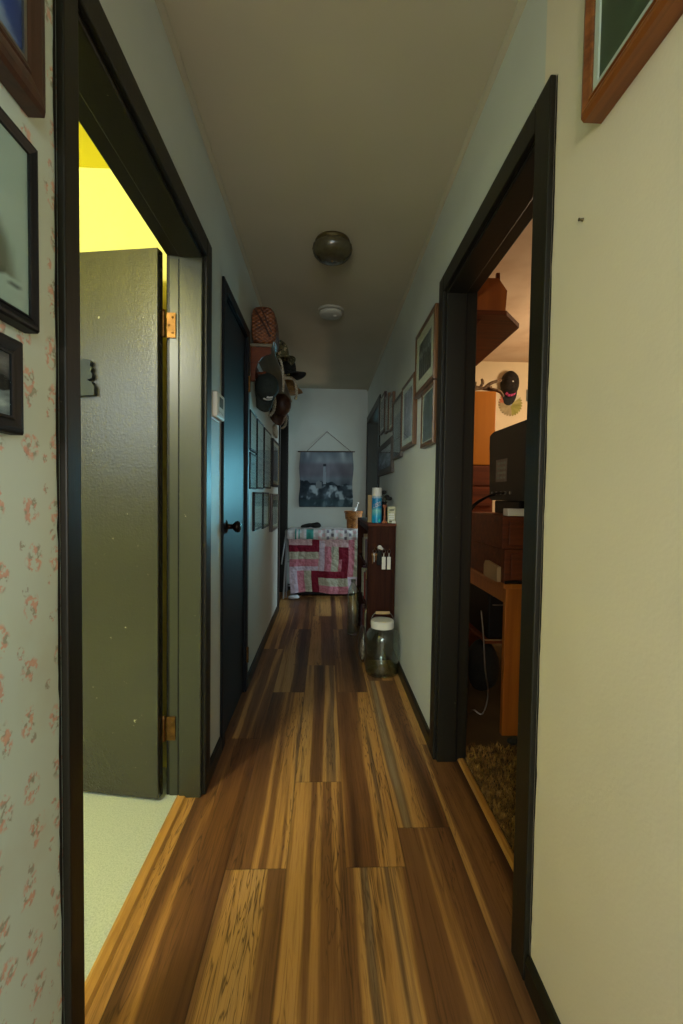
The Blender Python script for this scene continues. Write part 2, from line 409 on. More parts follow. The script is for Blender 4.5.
# plank floor: each plank is its own strip of the one floor mesh, staggered end joints
bm = bm_new(); uvl = bm.loops.layers.uv.new('plank'); sl = bm.faces.layers.float.new('seed'); pl = bm.faces.layers.float.new('plen')
PW, PL = .185, 1.22
joints = {-4: .9, -3: 2.05, -2: 1.32, -1: 1.73, 0: 1.32, 1: 2.70, 2: 1.99, 3: 1.34}
def quad(x0, x1, y0, y1, u0, v0, seed, plen):
    f = bm.faces.new([bm.verts.new(p) for p in ((x0, y0, 0), (x1, y0, 0), (x1, y1, 0), (x0, y1, 0))])
    for lp, (a, b) in zip(f.loops, ((0, 0), (1, 0), (1, 1), (0, 1))):
        lp[uvl].uv = (u0 + a * (x1 - x0), v0 + b * (y1 - y0))
    f[sl] = seed; f[pl] = plen
rf = random.Random(21)
for k in range(-16, 14):
    xa = -.105 + PW * (k + 1); xb = xa + PW
    off = joints.get(k, rf.uniform(0, 1.2))
    ya = off - PL * 6
    while ya < 5.4:
        yb = ya + PL; sd = rf.uniform(0, 10)
        for (lx, hx, ly, hy) in ((-.530, .600, YS, 5.42), (-2.6, 2.4, -4.0, YS)):
            x0, x1, y0, y1 = max(xa, lx), min(xb, hx), max(ya, ly), min(yb, hy)
            if x1 - x0 > .001 and y1 - y0 > .001: quad(x0, x1, y0, y1, x0 - xa, y0 - ya, sd, PL)
        ya = yb
fl = struct('floor', bm, M['floor'])
me = fl.data

# ceiling of the hall and room behind
bm = bm_new(); box(bm, XL - WT, XR + WT, YS, YB + .1, H, H + .08); box(bm, -2.6, 2.4, -4.0, YS, H, H + .08)
struct('ceiling', bm, M['ceiling'])

# left wall: papered near the camera, painted beyond the doorway casing
D1, D2, D3 = (.805, 1.675), (1.985, 2.56), (4.33, 5.24)
TOPO = 2.04
bm = bm_new(); x0, x1 = XL - WT, XL
box(bm, x0, x1, YS, D1[0], 0, H, 1)
box(bm, x0, x1, *D1, TOPO, H); box(bm, x0, x1, D1[1], D2[0], 0, H); box(bm, x0, x1, *D2, TOPO, H)
box(bm, x0, x1, D2[1], D3[0], 0, H); box(bm, x0, x1, *D3, TOPO, H); box(bm, x0, x1, D3[1], YB, 0, H)
for f in bm.faces:
    if f.material_index == 1 and f.calc_center_median().x > x1 - .001: continue
    f.material_index = 0
struct('wall_left', bm, [M['wall'], M['wallpaper']])
R1, R2 = (1.045, 1.885), (4.12, 5.22)
bm = bm_new(); x0, x1 = XR, XR + WT
box(bm, x0, x1, YS, R1[0], 0, H, 1); box(bm, x0, x1, *R1, TOPO, H); box(bm, x0, x1, R1[1], R2[0], 0, H); box(bm, x0, x1, *R2, TOPO, H); box(bm, x0, x1, R2[1], YB, 0, H)
struct('wall_right', bm, [M['wall'], M['cream']])
bm = bm_new(); box(bm, XL - WT, XR + WT, YB, YB + .1, 0, H)
struct('wall_back', bm, M['wall'])

# room behind the camera
bm = bm_new(); box(bm, -2.7, -2.6, -4.1, YS, 0, H); box(bm, 2.4, 2.5, -4.1, YS, 0, H); box(bm, -2.6, 2.4, -4.1, -4.0, 0, H)
box(bm, -2.6, XL - WT, YS - .1, YS, 0, H); box(bm, XR + WT, 2.4, YS - .1, YS, 0, H)
struct('wall_front', bm, M['cream'])

# yellow room on the left
bm = bm_new(); YL = 1.835
box(bm, -3.0, XL - WT, YL, YL + .08, 0, H, 1); box(bm, -3.08, -3.0, -.6, YL + .08, 0, H); box(bm, -3.0, XL - WT, -.6, -.52, 0, H)
struct('wall_yellow_room', bm, [M['wall'], M['yellow']])
bm = bm_new(); box(bm, -3.08, XL - WT, -.6, YL + .08, H, H + .06); struct('ceiling_yellow_room', bm, M['yellow_ceiling'])
bm = bm_new(); box(bm, -3.0, -.5465, -.6, YL, -.05, .0005); struct('floor_yellow_room', bm, M['mint'])

# tan room on the right
YN = 4.147
bm = bm_new(); box(bm, XR + WT, 3.3, YN, YN + .0002 + .08, 0, H); box(bm, 3.3, 3.38, -.6, YN + .08, 0, H); box(bm, XR + WT, 3.3, -.6, -.52, 0, H)
struct('wall_tan_room', bm, M['rose_wall'])
bm = bm_new(); box(bm, XR + WT, 3.38, -.6, YN + .08, H, H + .06); struct('ceiling_tan_room', bm, M['rose_ceiling'])
bm = bm_new(); box(bm, .618, 3.3, -.6, YN, -.05, .0005); struct('floor_tan_room', bm, M['room_floor'])

# far rooms beyond the end doorways
bm = bm_new(); box(bm, 2.6, 2.68, YN + .09, 7.6, 0, H); box(bm, XR + WT, 2.6, 7.6, 7.68, 0, H); box(bm, XR + WT, 2.6, YN + .085, YN + .16, 0, H)
box(bm, XR + WT - .08, XR + WT, YB + .1, 7.6, 0, H)
struct('wall_far_room', bm, M['wall'])
bm = bm_new(); box(bm, XR + .1, 2.68, YN + .09, 7.68, -.05, -.0005); struct('floor_far_room', bm, M['room_floor'])
bm = bm_new(); box(bm, XR + WT, 2.68, YN + .09, 7.68, H, H + .06); struct('ceiling_far_room', bm, M['ceiling'])
bm = bm_new(); box(bm, -2.0, -1.92, 3.5, 5.6, 0, H); box(bm, -1.92, XL - WT, 3.5, 3.58, 0, H); box(bm, -1.92, XL - WT, 5.5, 5.58, 0, H)
struct('wall_closet', bm, M['wall'])
bm = bm_new(); box(bm, -2.0, XL - WT, 3.5, 5.6, H, H + .06); struct('ceiling_closet', bm, M['ceiling'])
bm = bm_new(); box(bm, -2.0, XL - .07, 3.5, 5.6, -.05, -.0005); struct('floor_closet', bm, M['room_floor'])

# thresholds
bm = bm_new(); prism(bm, [(-.5475, .0), (-.5475, .004), (-.538, .009), (-.517, .0085), (-.510, .0015), (-.510, .0)], D1[0] + .016, D1[1] - .016, lambda a, b, d: (a, d, b)); struct('trim_1', bm, M['oak_strip'])
bm = bm_new(); prism(bm, [(.594, .0), (.594, .003), (.602, .008), (.616, .008), (.624, .004), (.624, .0)], R1[0] + .016, R1[1] - .016, lambda a, b, d: (a, d, b)); struct('trim_2', bm, M['oak_strip'])

# casings and jambs: one doorway trim each
TC = 2.09
def doorway(name, side, y0, y1, cw, cwn=None, faces=(1, 1), jamb=M['trim_olive'], cas=M['trim_dark'], top=TC, stop=True, thin=.014):
    """y0,y1 clear opening; casing of width cw all round on both faces of the wall, lined jamb with a stop"""
    xi = XL if side < 0 else XR; xo = xi - WT if side < 0 else xi + WT
    s = 1 if side < 0 else -1
    zt = top - cw; cwn = cwn or cw
    bm = bm_new()
    for face, xw, d in ((0, xi, s), (1, xo, -s)):
        if not faces[face]: continue
        a, b = sorted((xw, xw + d * thin))
        box(bm, a, b, y0 - cwn, y0, 0, top, 0, .003); box(bm, a, b, y1, y1 + cw, 0, top, 0, .003); box(bm, a, b, y0 + .0005, y1 - .0005, zt, top, 0, .003)
    a, b = min(xi, xo), max(xi, xo)
    o = struct(name, bm, cas)
    bm = bm_new()
    box(bm, a - .001, b + .001, y0 - .013, y0 + .003, 0, zt + .002); box(bm, a - .001, b + .001, y1 - .003, y1 + .013, 0, zt + .002); box(bm, a - .001, b + .001, y0, y1, zt - .003, zt + .016, 1)
    if stop:
        m0, m1 = (a + .038, b) if side < 0 else (a, b - .038)
        box(bm, m0, m1, y0 + .0035, y0 + .014, 0, zt - .004, 0, .003); box(bm, m0, m1, y1 - .018, y1 - .0035, 0, zt - .004, 0, .003); box(bm, m0, m1, y0 + .015, y1 - .015, zt - .015, zt - .0035, 1, .003)
    struct('jamb', bm, [jamb, cas], o)
    if stop:
        g0, g1 = (m0 - .006, m0 - .0005) if side < 0 else (m1 + .0005, m1 + .006)
        bm = bm_new(); box(bm, g0, g1, y1 - .011, y1 - .0035, 0, zt - .018); box(bm, g0, g1, y0 + .0035, y0 + .011, 0, zt - .018); struct('gap_shade', bm, M['black'], o)  # black strips stand in for the shaded gap beside the stop
    return o
doorway('trim_3', -1, .82, 1.662, .07, .046)
doorway('trim_4', 1, 1.06, 1.872, .07, jamb=M['trim_dark'])
doorway('trim_5', -1, 4.36, 5.21, .07, jamb=M['trim_dark'], stop=False)
doorway('trim_6', 1, 4.13, 5.21, .075, jamb=M['trim_dark'], stop=False)
doorway('trim_7', -1, 1.997, 2.545, .05, faces=(1, 0), jamb=M['door_black'], cas=M['door_black'], stop=False, thin=.012)

def paint_edge(x, s, y, dirn, z1, par):
    bm = bm_new(); N = 90; A = []; B = []
    for k in range(N + 1):
        z = z1 * k / N; w = .003 + .0035 * (1 + nz(z * 7, y, 1)) + .002 * nz(z * 40, y, 2)
        A.append((bm.verts.new((x + s * .0004, y, z)), bm.verts.new((x + s * .0004, y + dirn * max(.001, w), z))))
    for a, b in zip(A, A[1:]): bm.faces.new((a[0], a[1], b[1], b[0]))
    struct('paint_edge', bm, M['trim_dark'], par)
paint_edge(XR, -1, .990, -1, 2.085, bpy.data.objects['trim_4'])
paint_edge(XL, 1, .774, -1, 2.3 - .215, bpy.data.objects['trim_3'])
paint_edge(XL, 1, 1.732, 1, 2.085, bpy.data.objects['trim_3'])
# baseboards and small ceiling moulding
def base(name, x, s, spans, mat, h=.07):
    bm = bm_new()
    for y0, y1 in spans:
        prism(bm, [(0, 0), (.012, 0), (.012, h - .015), (.006, h), (0, h)], y0, y1, lambda a, b, d: (x + s * a, d, b))
    struct(name, bm, mat)
base('baseboard_left', XL, 1, [(1.735, 1.945), (2.60, 4.285), (YS, .772)], M['trim_dark'])
base('baseboard_right', XR, -1, [(YS, .985), (1.945, 4.052)], M['trim_dark'])
bm = bm_new(); box(bm, XL + .013, XR - .013, YB - .012, YB, 0, .07); struct('baseboard_back', bm, M['trim_dark'])
for nm, x, s in (('trim_8', XL, 1), ('trim_9', XR, -1)):
    bm = bm_new(); prism(bm, [(0, 0), (.016, 0), (.014, -.008), (.008, -.015), (0, -.018)], YS, YB, lambda a, b, d: (x + s * a, d, H + b)); struct(nm, bm, M['ceiling'])
# open olive door of the yellow room
dv = Vector((-.986, .165, 0)).normalized(); nv = Vector((.165, .986, 0)).normalized()
P0 = Vector((-.606, 1.619, 0)); DW = .74
door = bpy.data.objects.new('door_1', None); COL.objects.link(door); door.location = P0; door['kind'] = 'structure'
bm = bm_new(); obox(bm, P0 + dv * DW / 2 + nv * .0175 + Vector((0, 0, 1.018)), dv, nv, (0, 0, 1), DW / 2, .0175, 1.006)
bmesh.ops.bevel(bm, geom=bm.edges[:], offset=.002, segments=1, affect='EDGES')
struct('slab', bm, M['door_olive'], door)
for z in (1.765, .262):
    bm = bm_new(); hx, hy = -.596, 1.648
    lathe(bm, [(.0055, -.045), (.007, -.043), (.007, .043), (.0055, .045)], (hx, hy, z), 12)
    lathe(bm, [(.004, .045), (.0075, .048), (.004, .054)], (hx, hy, z), 10)
    box(bm, -.589, -.555, 1.6535, 1.6585, z - .045, z + .045)
    for dz in (-.028, 0, .028): ball(bm, (-.572 + (.006 if dz else -.006), 1.6535, z + dz), .0045, .002, .0045, 8)
    struct('hinge', bm, M['brass'], door, smooth=False)
bm = bm_new()
q = P0 + dv * .30 - nv * .0     # front face point
prof = [(.0, 1.510), (.125, 1.516), (.126, 1.545), (.118, 1.556), (.117, 1.563), (.104, 1.566), (.1, 1.572), (.116, 1.575), (.118, 1.590), (.112, 1.600), (.116, 1.612), (.109, 1.622), (.113, 1.634), (.106, 1.642), (.085, 1.646), (.0, 1.640)]
prism(bm, prof, 0, .016, lambda a, b, d: tuple(P0 + dv * (.362 - a) - nv * (d + .0005) + Vector((0, 0, b - .012))))
tag(obj('hook_plate', bm, M['slate']), 'slate grey notched metal plate on the olive door', 'plate')

# closed blue-black door
d2 = bpy.data.objects.new('door_2', None); COL.objects.link(d2); d2.location = (XL, 2.27, 0); d2['kind'] = 'structure'
bm = bm_new(); box(bm, XL - .041, XL - .006, 2.0005, 2.5415, .01, 2.035, 0, .002); struct('slab', bm, M['door_black'], d2)
bm = bm_new(); lathe(bm, [(.031, -.006), (.031, -.001), (.026, .003), (.012, .006), (.011, .028), (.018, .034), (.026, .042), (.028, .052), (.024, .061), (.012, .066), (.001, .067)], (XL, 2.065, 1.0), 20, axis='X'); struct('door_knob', bm, M['black_metal'], d2, smooth=True)
for z in (1.78, .22):
    bm = bm_new(); lathe(bm, [(.006, -.045), (.007, -.043), (.007, .043), (.006, .045)], (XL + .018, 2.546, z), 10); box(bm, XL + .010, XL + .016, 2.548, 2.575, z - .044, z + .044); struct('hinge', bm, M['brass'], d2)
# strike plate on the far jamb of the right doorway
bm = bm_new(); box(bm, .555, .585, 1.8655, 1.869, 1.03, 1.09); box(bm, .561, .578, 1.864, 1.8652, 1.045, 1.075, 1); struct('strike_plate', bm, [M['brass'], M['black']])

# ---------------------------------------------------------------- framed pictures
def picture(side, y0, y1, z0, z1, label, frame, fw=.02, fd=.02, matw=0, matmat=None, art=None, lip=None, group=None, name='picture_frame', nu=34, nv=44, glass=True):
    xw = XL if side < 0 else XR; s = 1 if side < 0 else -1
    P = lambda y, z, d: (xw + s * (d + .0008), y, z)
    t = thing(name, P((y0 + y1) / 2, z0, 0), label, 'picture', group)
    def loops(bm, prof, mi=0):
        L = []
        for a, d in prof:
            L.append([bm.verts.new(P(*c, d)) for c in ((y0 + a, z0 + a), (y1 - a, z0 + a), (y1 - a, z1 - a), (y0 + a, z1 - a))])
        for A, B in zip(L, L[1:]):
            for k in range(4): bm.faces.new((A[k], A[(k + 1) % 4], B[(k + 1) % 4], B[k])).material_index = mi
    bm = bm_new()
    loops(bm, [(fw * .9, .0), (0, .0), (0, fd * .8), (fw * .12, fd * .96), (fw * .35, fd), (fw * .62, fd * .92), (fw * .78, fd * .86), (fw * .84, fd * .94), (fw, fd * .90), (fw, fd * .45), (fw * .9, 0)])
    obj('frame', bm, frame, t)
    if lip:
        bm = bm_new(); loops(bm, [(fw, fd * .76), (fw, fd * .89), (fw + .005, fd * .87), (fw + .005, fd * .76), (fw, fd * .76)]); obj('lip', bm, lip, t)
    a = fw + matw
    if matw:
        bm = bm_new(); loops(bm, [(fw + .0005, fd * .3), (fw + .0005, fd * .80), (a - .001, fd * .80), (a, fd * .75), (a, fd * .3), (fw + .0005, fd * .3)]); obj('mat_board', bm, matmat, t)
    w, h = y1 - y0 - 2 * a + .001, z1 - z0 - 2 * a + .001
    def pf(u, v): return P((y0 + a + u * w) if side < 0 else (y1 - a - u * w), z0 + a + v * h, fd * .73)
    obj('print', ink_mesh(nu, nv, pf, art), M['art'], t, smooth=True)
    if glass:
        bm = bm_new(); b = fw + .001; box(bm, *sorted((P(0, 0, fd * .815)[0], P(0, 0, fd * .86)[0])), y0 + b, y1 - b, z0 + b, z1 - b); obj('glass', bm, M['glass'], t)
    return t

def grey_photo(seed, lo=30, hi=150, tint=(1, 1, 1.05), fs=3):
    def f(u, v):
        g = lo + (hi - lo) * (.5 + .55 * nz(u * fs, v * fs, seed) + .2 * nz(u * 9, v * 9, seed + 3))
        return tuple(g * k for k in tint)
    return f
def crowd_photo(u, v):       # rows of standing people in an old black and white photograph
    g = 96 + 30 * nz(u * 4, v * 4, 2.2)
    if v < .78:
        x = u * 6; k = math.floor(x); fx = x - k - .5; top = .66 + .12 * mnoise.noise(Vector((k * 1.7, 3.1, 0)))
        body = abs(fx) < .36 and v < top - .08; head = (fx / .22) ** 2 + ((v - top) / .055) ** 2 < 1
        if body: g = 28 + 46 * (.5 + .5 * mnoise.noise(Vector((k * 2.3, 9, v * 3))))
        if head: g = 150
    return (g, g, g * .97)
def portrait(seed, bg, coat, skin=(150, 128, 112)):
    def f(u, v):
        c = lerp(bg, tuple(x * .6 for x in bg), .5 + .6 * nz(u * 3, v * 3, seed))
        if ((u - .5) / .42) ** 2 + ((v + .05) / .5) ** 2 < 1: c = coat
        if ((u - .5) / .17) ** 2 + ((v - .6) / .15) ** 2 < 1: c = skin
        if ((u - .5) / .2) ** 2 + ((v - .69) / .12) ** 2 < 1 and v > .66: c = (46, 36, 30)
        return c
    return f
def landscape(seed, sky, land, dark, hz=.55):
    def f(u, v):
        e = hz + .12 * nz(u * 2, seed, 0); g = nz(u * 5, v * 5, seed)
        c = lerp(land, dark, sst(-.3, 1.2, g + (e - v)))
        return lerp(c, lerp(sky, dark, max(0, g) * .5), sst(e - .02, e + .03, v))
    return f
def blue_print(u, v):
    c = lerp((30, 70, 170), (70, 104, 196), .5 + .5 * nz(u * 3, v * 3, 1))
    for k in (.0, .34, .68, 1.02):
        d = abs((v - .1) - (1.0 - u) * .85 + .75 - k * .9); c = lerp((176, 190, 228), c, sst(.02, .09, d))
    return lerp(c, (16, 34, 96), sst(.8, 1.0, u) * .5)
def pet_portrait(u, v):
    c = lerp((196, 206, 202), (176, 192, 190), .5 + .5 * nz(u * 2, v * 2, 4))
    e = .92 - .06 * math.sin(max(0, min(1, (v - .16) / .6)) * PI * .55) - .25 * sst(.3, .9, v)
    c = lerp((112, 112, 98), c, sst(e - .03, e + .05, u)) if .16 < v < .84 else c
    if v < .84 and ((u - .62) / .2) ** 2 + ((v - .20) / .10) ** 2 < 1: c = (192, 198, 190)
    if .12 < v < .17 and .74 < u < .95 and math.sin(u * 90) * .016 + .145 > v > math.sin(u * 90) * .016 + .128: c = (90, 94, 92)
    return c
def snowy(u, v):
    g = 96 + 60 * nz(u * 4, v * 4, 6); c = (g, g * .97, g * 1.05)
    if v < .55: c = lerp((176, 184, 196), (110, 118, 130), .5 + .9 * nz(u * 6, v * 8, 2))
    if ((u - .9) / .14) ** 2 + ((v - .5) / .12) ** 2 < 1: c = (28, 28, 34)
    return c

# on the wallpaper, beside the first doorway
picture(-1, .23, .704, 1.715, 2.10, 'brown wooden frame with a blue print, high on the rose wallpaper', M['frame_dark'], .042, .030, 0, None, blue_print, lip=M['steel'])
picture(-1, .25, .691, 1.388, 1.657, 'large thin black frame around a grey animal portrait on the wallpaper', M['frame_black'], .018, .024, 0, None, pet_portrait)
picture(-1, .40, .660, 1.231, 1.364, 'small wide black frame with a snowy photograph, lowest on the wallpaper', M['frame_black'], .024, .020, 0, None, snowy)
# high on the cream wall beside the right doorway
picture(1, .20, .818, 1.842, 2.28, 'honey-brown wooden frame with a green landscape, high on the cream wall', M['frame_wood_y'], .026, .042, .014, M['mat_white'], landscape(3, (110, 118, 96), (116, 150, 104), (56, 74, 54), 1.2))
# gallery on the right wall
picture(1, 1.962, 2.385, 1.680, 2.010, 'wide wooden frame with white mat and old group photograph, nearest the right doorway', M['frame_wood'], .024, .026, .05, M['mat_cream'], crowd_photo, nu=60)
picture(1, 1.962, 2.218, 1.395, 1.674, 'brown frame of a dark grey print hanging below the old group photograph', M['frame_wood'], .020, .024, .006, M['mat_cream'], grey_photo(5, 40, 130, (.92, 1, 1.02)))
picture(1, 2.42, 2.80, 1.442, 1.838, 'tall brown frame with pale mat and faded violet print on the right wall', M['frame_wood'], .022, .024, .035, M['mat_white'], grey_photo(8, 96, 190, (.98, .96, 1.1)))
picture(1, 2.83, 3.17, 1.412, 1.828, 'tall grey-brown frame with a dim grey picture, second before the bookcase', M['frame_grey'], .022, .022, 0, None, lambda u, v: lerp((86, 82, 82), (150, 144, 124), sst(.70, .78, v)) if v > .7 else tuple(78 + 26 * nz(u * 4, v * 4, 12 + i * .02) for i in range(3)))
picture(1, 3.20, 3.40, 1.648, 1.915, 'narrow brown frame, nearest of three small frames high on the right wall', M['frame_wood'], .018, .022, .02, M['mat_cream'], portrait(2, (120, 110, 92), (60, 56, 60)))
picture(1, 3.43, 3.63, 1.665, 1.960, 'narrow brown frame, middle of three small frames high on the right wall', M['frame_wood'], .018, .022, 0, None, portrait(4, (96, 82, 70), (40, 36, 40)))
picture(1, 3.66, 3.96, 1.700, 2.025, 'dark brown frame beside the far doorway, farthest of three small frames', M['frame_dark'], .020, .022, .02, M['mat_cream'], portrait(6, (112, 104, 96), (70, 50, 50)))
picture(1, 3.20, 4.03, 1.332, 1.596, 'wide charcoal frame with a misty grey picture beside the far right doorway', M['frame_grey'], .045, .024, 0, None, grey_photo(15, 60, 170, (1, .98, 1.08), 4), lip=M['frame_black'])
# certificates on the left wall beyond the blue-black door
G = None
cert = lambda sd: (lambda u, v: lerp((206, 212, 214), (120, 124, 130), .4 if (math.sin(v * 60) > .55 and .2 < v < .8 and .15 < u < .85 and mnoise.noise(Vector((u * 9, v * 30, sd))) > -.2) else .05 + .05 * nz(u, v, sd)))
picture(-1, 2.615, 2.845, 1.415, 1.650, 'small black frame with a pale certificate, above another beside the blue-black door', M['frame_black'], .012, .016, .012, M['mat_white'], cert(1), group=G)
picture(-1, 2.615, 2.845, 1.185, 1.403, 'small black frame with pale paper, lower one right beside the blue-black door', M['frame_black'], .012, .016, .012, M['mat_white'], cert(2), group=G)
picture(-1, 2.885, 3.165, 1.190, 1.645, 'tall thin black frame, second column from the blue-black door, with pale sheet', M['frame_black'], .013, .016, .02, M['mat_white'], cert(3), group=G)
picture(-1, 3.215, 3.595, 1.200, 1.640, 'black frame with bluish sheet, third column from the blue-black door', M['frame_black'], .013, .016, .02, M['mat_white'], cert(4), group=G)
picture(-1, 3.645, 4.10, 1.222, 1.620, 'deep dark frame in the upper row nearest the far left doorway', M['frame_black'], .022, .028, .03, M['mat_cream'], grey_photo(21, 60, 150), lip=M['gold_lip'])
picture(-1, 2.785, 3.125, .920, 1.168, 'black frame with white document, first of the lower row on the left wall', M['frame_black'], .013, .016, .012, M['mat_white'], cert(7), group=G)
picture(-1, 3.185, 3.475, .905, 1.170, 'black frame with cream document, middle of the lower row on the left wall', M['frame_black'], .013, .016, .014, M['mat_cream'], cert(8), group=G)
picture(-1, 3.635, 4.095, .845, 1.162, 'brown-black frame in the lower row nearest the far left doorway', M['frame_dark'], .022, .026, .03, M['mat_cream'], landscape(9, (150, 150, 140), (90, 96, 80), (50, 52, 44)))
bm = bm_new(); prism(bm, [(3.78 + .15 * (1 + math.cos(a)), 1.715 + .055 * math.sin(a) + (.008 * math.cos(4 * a))) for a in [2 * PI * k / 20 for k in range(20)]], .001, .02, lambda a, b, d: (XL + d, a, b)); 
o = obj('wall_plaque', bm, M['cord'], base=(XL, 3.93, 1.715)); tag(o, 'small pale oval plaque above the frames near the far left doorway', 'plaque')

bm = bm_new(); lathe(bm, [(.0035, .0), (.0022, -.004), (.0016, -.007), (.003, -.0075), (.003, -.009)], (XR - .0002, .868, 1.70), 8, axis='X'); tag(obj("nail", bm, M["dark_brass"]), 'small bare nail in the cream wall below the landscape picture', 'nail')
# thermostat
t = thing('thermostat', (XL, 1.82, 1.455), 'white wall thermostat between the olive and blue-black doors', 'thermostat')
bm = bm_new(); box(bm, XL - .0005, XL + .008, 1.752, 1.888, 1.448, 1.562, 0, .003); obj('back_plate', bm, M['white_plastic'], t)
bm = bm_new(); box(bm, XL + .008, XL + .030, 1.757, 1.883, 1.455, 1.556, 0, .006); obj('body', bm, M['white_plastic'], t)
bm = bm_new(); box(bm, XL + .0302, XL + .0312, 1.79, 1.85, 1.500, 1.54); obj('screen', bm, M['screen'], t)
for k in range(3):
    bm = bm_new(); box(bm, XL + .0302, XL + .0325, 1.785 + k * .027, 1.803 + k * .027, 1.472, 1.482, 0, .001); obj('button', bm, M['white_plastic'], t)

# ceiling lamp and smoke detector
t = thing('ceiling_lamp', (.02, 2.275, H), 'unlit round smoked-glass lamp on the hall ceiling', 'lamp')
bm = bm_new(); lathe(bm, [(.086, -.001), (.090, -.010), (.088, -.022), (.07, -.024), (.07, -.001)], (.02, 2.275, H), 40); obj('rim', bm, M['dark_brass'], t)
bm = bm_new(); lathe(bm, [(.091, -.0225), (.099, -.030), (.101, -.042), (.095, -.066), (.080, -.084), (.052, -.095), (.02, -.099), (.001, -.099)], (.02, 2.275, H), 40, wob=lambda a, h: 1 + .012 * math.cos(a * 20)); obj('glass_dome', bm, M['dome'], t, smooth=True)
bm = bm_new(); lathe(bm, [(.006, -.0995), (.007, -.101), (.005, -.105), (.001, -.106)], (.02, 2.275, H), 12); obj('finial', bm, M['brass'], t)
t = thing('smoke_detector', (.023, 3.10, H), 'round white smoke detector on the ceiling beyond the lamp', 'smoke detector')
bm = bm_new(); lathe(bm, [(.088, -.001), (.088, -.012), (.084, -.014), (.06, -.014), (.06, -.001)], (.023, 3.10, H), 32); obj('mounting_ring', bm, M['grey_plastic'], t)
bm = bm_new(); lathe(bm, [(.07, -.0145), (.08, -.020), (.08, -.032), (.074, -.042), (.05, -.047), (.001, -.048)], (.023, 3.10, H), 32); obj('body', bm, M['grey_plastic'], t, smooth=True)
bm = bm_new(); lathe(bm, [(.012, -.0475), (.012, -.051), (.001, -.052)], (.05, 3.08, H), 12); obj('test_button', bm, M['white_plastic'], t)

# ---------------------------------------------------------------- hat shelf on the left wall
SH = dict(y0=2.66, y1=4.22, xf=-.325, z=2.03)
t = thing('hat_shelf', (XL, 3.44, SH['z']), 'long brown wooden hat shelf high on the left wall', 'shelf')
M['shelf_paint'] = wood('grey_brown_shelf_board', (92, 84, 66), (120, 108, 84), 'Y', .6, .5)
bm = bm_new(); box(bm, XL + .001, SH['xf'], SH['y0'], SH['y1'], SH['z'], SH['z'] + .018, 0, .003); obj('board', bm, M['shelf_paint'], t)
def bracket(y):
    pr = [(XL + .001, 1.83), (XL + .028, 1.83)]
    for k in range(9):
        a = PI * .5 * k / 8; pr.append((XL + .028 + .08 * (1 - math.cos(a)), 1.855 + .13 * math.sin(a)))
    pr += [(SH['xf'] - .01, 1.992), (SH['xf'] - .01, SH['z'] - .0005), (XL + .001, SH['z'] - .0005)]
    bm = bm_new(); prism(bm, pr, y, y + .018, lambda a, b, d: (a, d, b)); o = obj('bracket', bm, M['red_wood'], t)
    o['label'] = 'scalloped reddish wooden bracket'
bracket(SH['y0'] + .01); bracket(4.19)
bm = bm_new(); box(bm, XL + .001, XL + .018, 2.69, 4.188, 1.885, 1.955, 0, .003); obj('peg_rail', bm, M['red_wood'], t)
for y in (2.83, 3.2, 3.6, 3.98):
    bm = bm_new(); lathe(bm, [(.008, .0175), (.008, .055), (.012, .06), (.013, .068), (.006, .074)], (XL, y, 1.92), 10, axis='X'); obj('peg', bm, M['red_wood'], t)

def cap(name, label, cat, loc, R3, crown_m, brim_m, logo_m=None, sc=1.0, logo='patch', droop=.02, button_m=None, group=None, ky=1.0):
    """baseball cap: local z up through the crown, +y forward over the brim; R3 turns it to its pose"""
    t = thing(name, loc, label, cat, group); t.rotation_euler = R3.to_euler()
    rx, ry, h = .08 * sc, .095 * sc * ky, .115 * sc
    def cp(lat, a, k=1.0):
        r = math.cos(lat) ** .75; return Vector((rx * r * math.sin(a) * k, ry * r * math.cos(a) * k, h * math.sin(lat) ** .85 * k if lat > 0 else 0))
    bm = bm_new(); rings = []
    for i in range(10):
        lat = PI * .5 * i / 9.6
        rings.append([bm.verts.new(cp(lat, 2 * PI * j / 36, 1 + .008 * math.cos(6 * 2 * PI * j / 36) * (1 if i else 0))) for j in range(36)])
    for A, B in zip(rings, rings[1:]):
        for j in range(36): bm.faces.new((A[j], A[(j + 1) % 36], B[(j + 1) % 36], B[j]))
    bm.faces.new(rings[-1]); obj('crown', bm, crown_m, t, smooth=True, local=True, solid=.003)
    bm = bm_new(); G = []
    for i in range(7):
        s = i / 6; row = []
        for j in range(19):
            a = math.radians(-72 + 144 * j / 18); e = .075 * sc * s * (math.cos(a) ** .55 if math.cos(a) > 0 else 0)
            row.append(bm.verts.new((rx * math.sin(a) * (1 + .04 * s), ry * math.cos(a) + e, -.001 - droop * s * (.3 + 1.6 * math.sin(a) ** 2))))
        G.append(row)
    for i in range(6):
        for j in range(18): bm.faces.new((G[i][j], G[i][j + 1], G[i + 1][j + 1], G[i + 1][j]))
    obj('brim', bm, brim_m, t, smooth=True, local=True, solid=.0035)
    bm = bm_new(); ball(bm, (0, 0, h * 1.0), .008, .008, .005, 10); obj('button', bm, button_m or crown_m, t, smooth=True, local=True)
    if logo_m:
        bm = bm_new()
        def patch(a0, a1, l0, l1, n=8):
            V = [[bm.verts.new(cp(l0 + (l1 - l0) * q / 3, a0 + (a1 - a0) * p / n, 1.035)) for p in range(n + 1)] for q in range(4)]
            for q in range(3):
                for p in range(n): bm.faces.new((V[q][p], V[q][p + 1], V[q + 1][p + 1], V[q + 1][p]))
        if logo == 'patch':
            for k in range(2): patch(-.42, .42 - .18 * k, .34 + .30 * k, .54 + .30 * k)
        else:
            for k in range(4): patch(-.62 + .33 * k, -.36 + .33 * k, .22 + .05 * (k % 2), .56 + .05 * (k % 2), 4)
        obj('emblem', bm, logo_m, t, local=True, solid=.001)
    return t
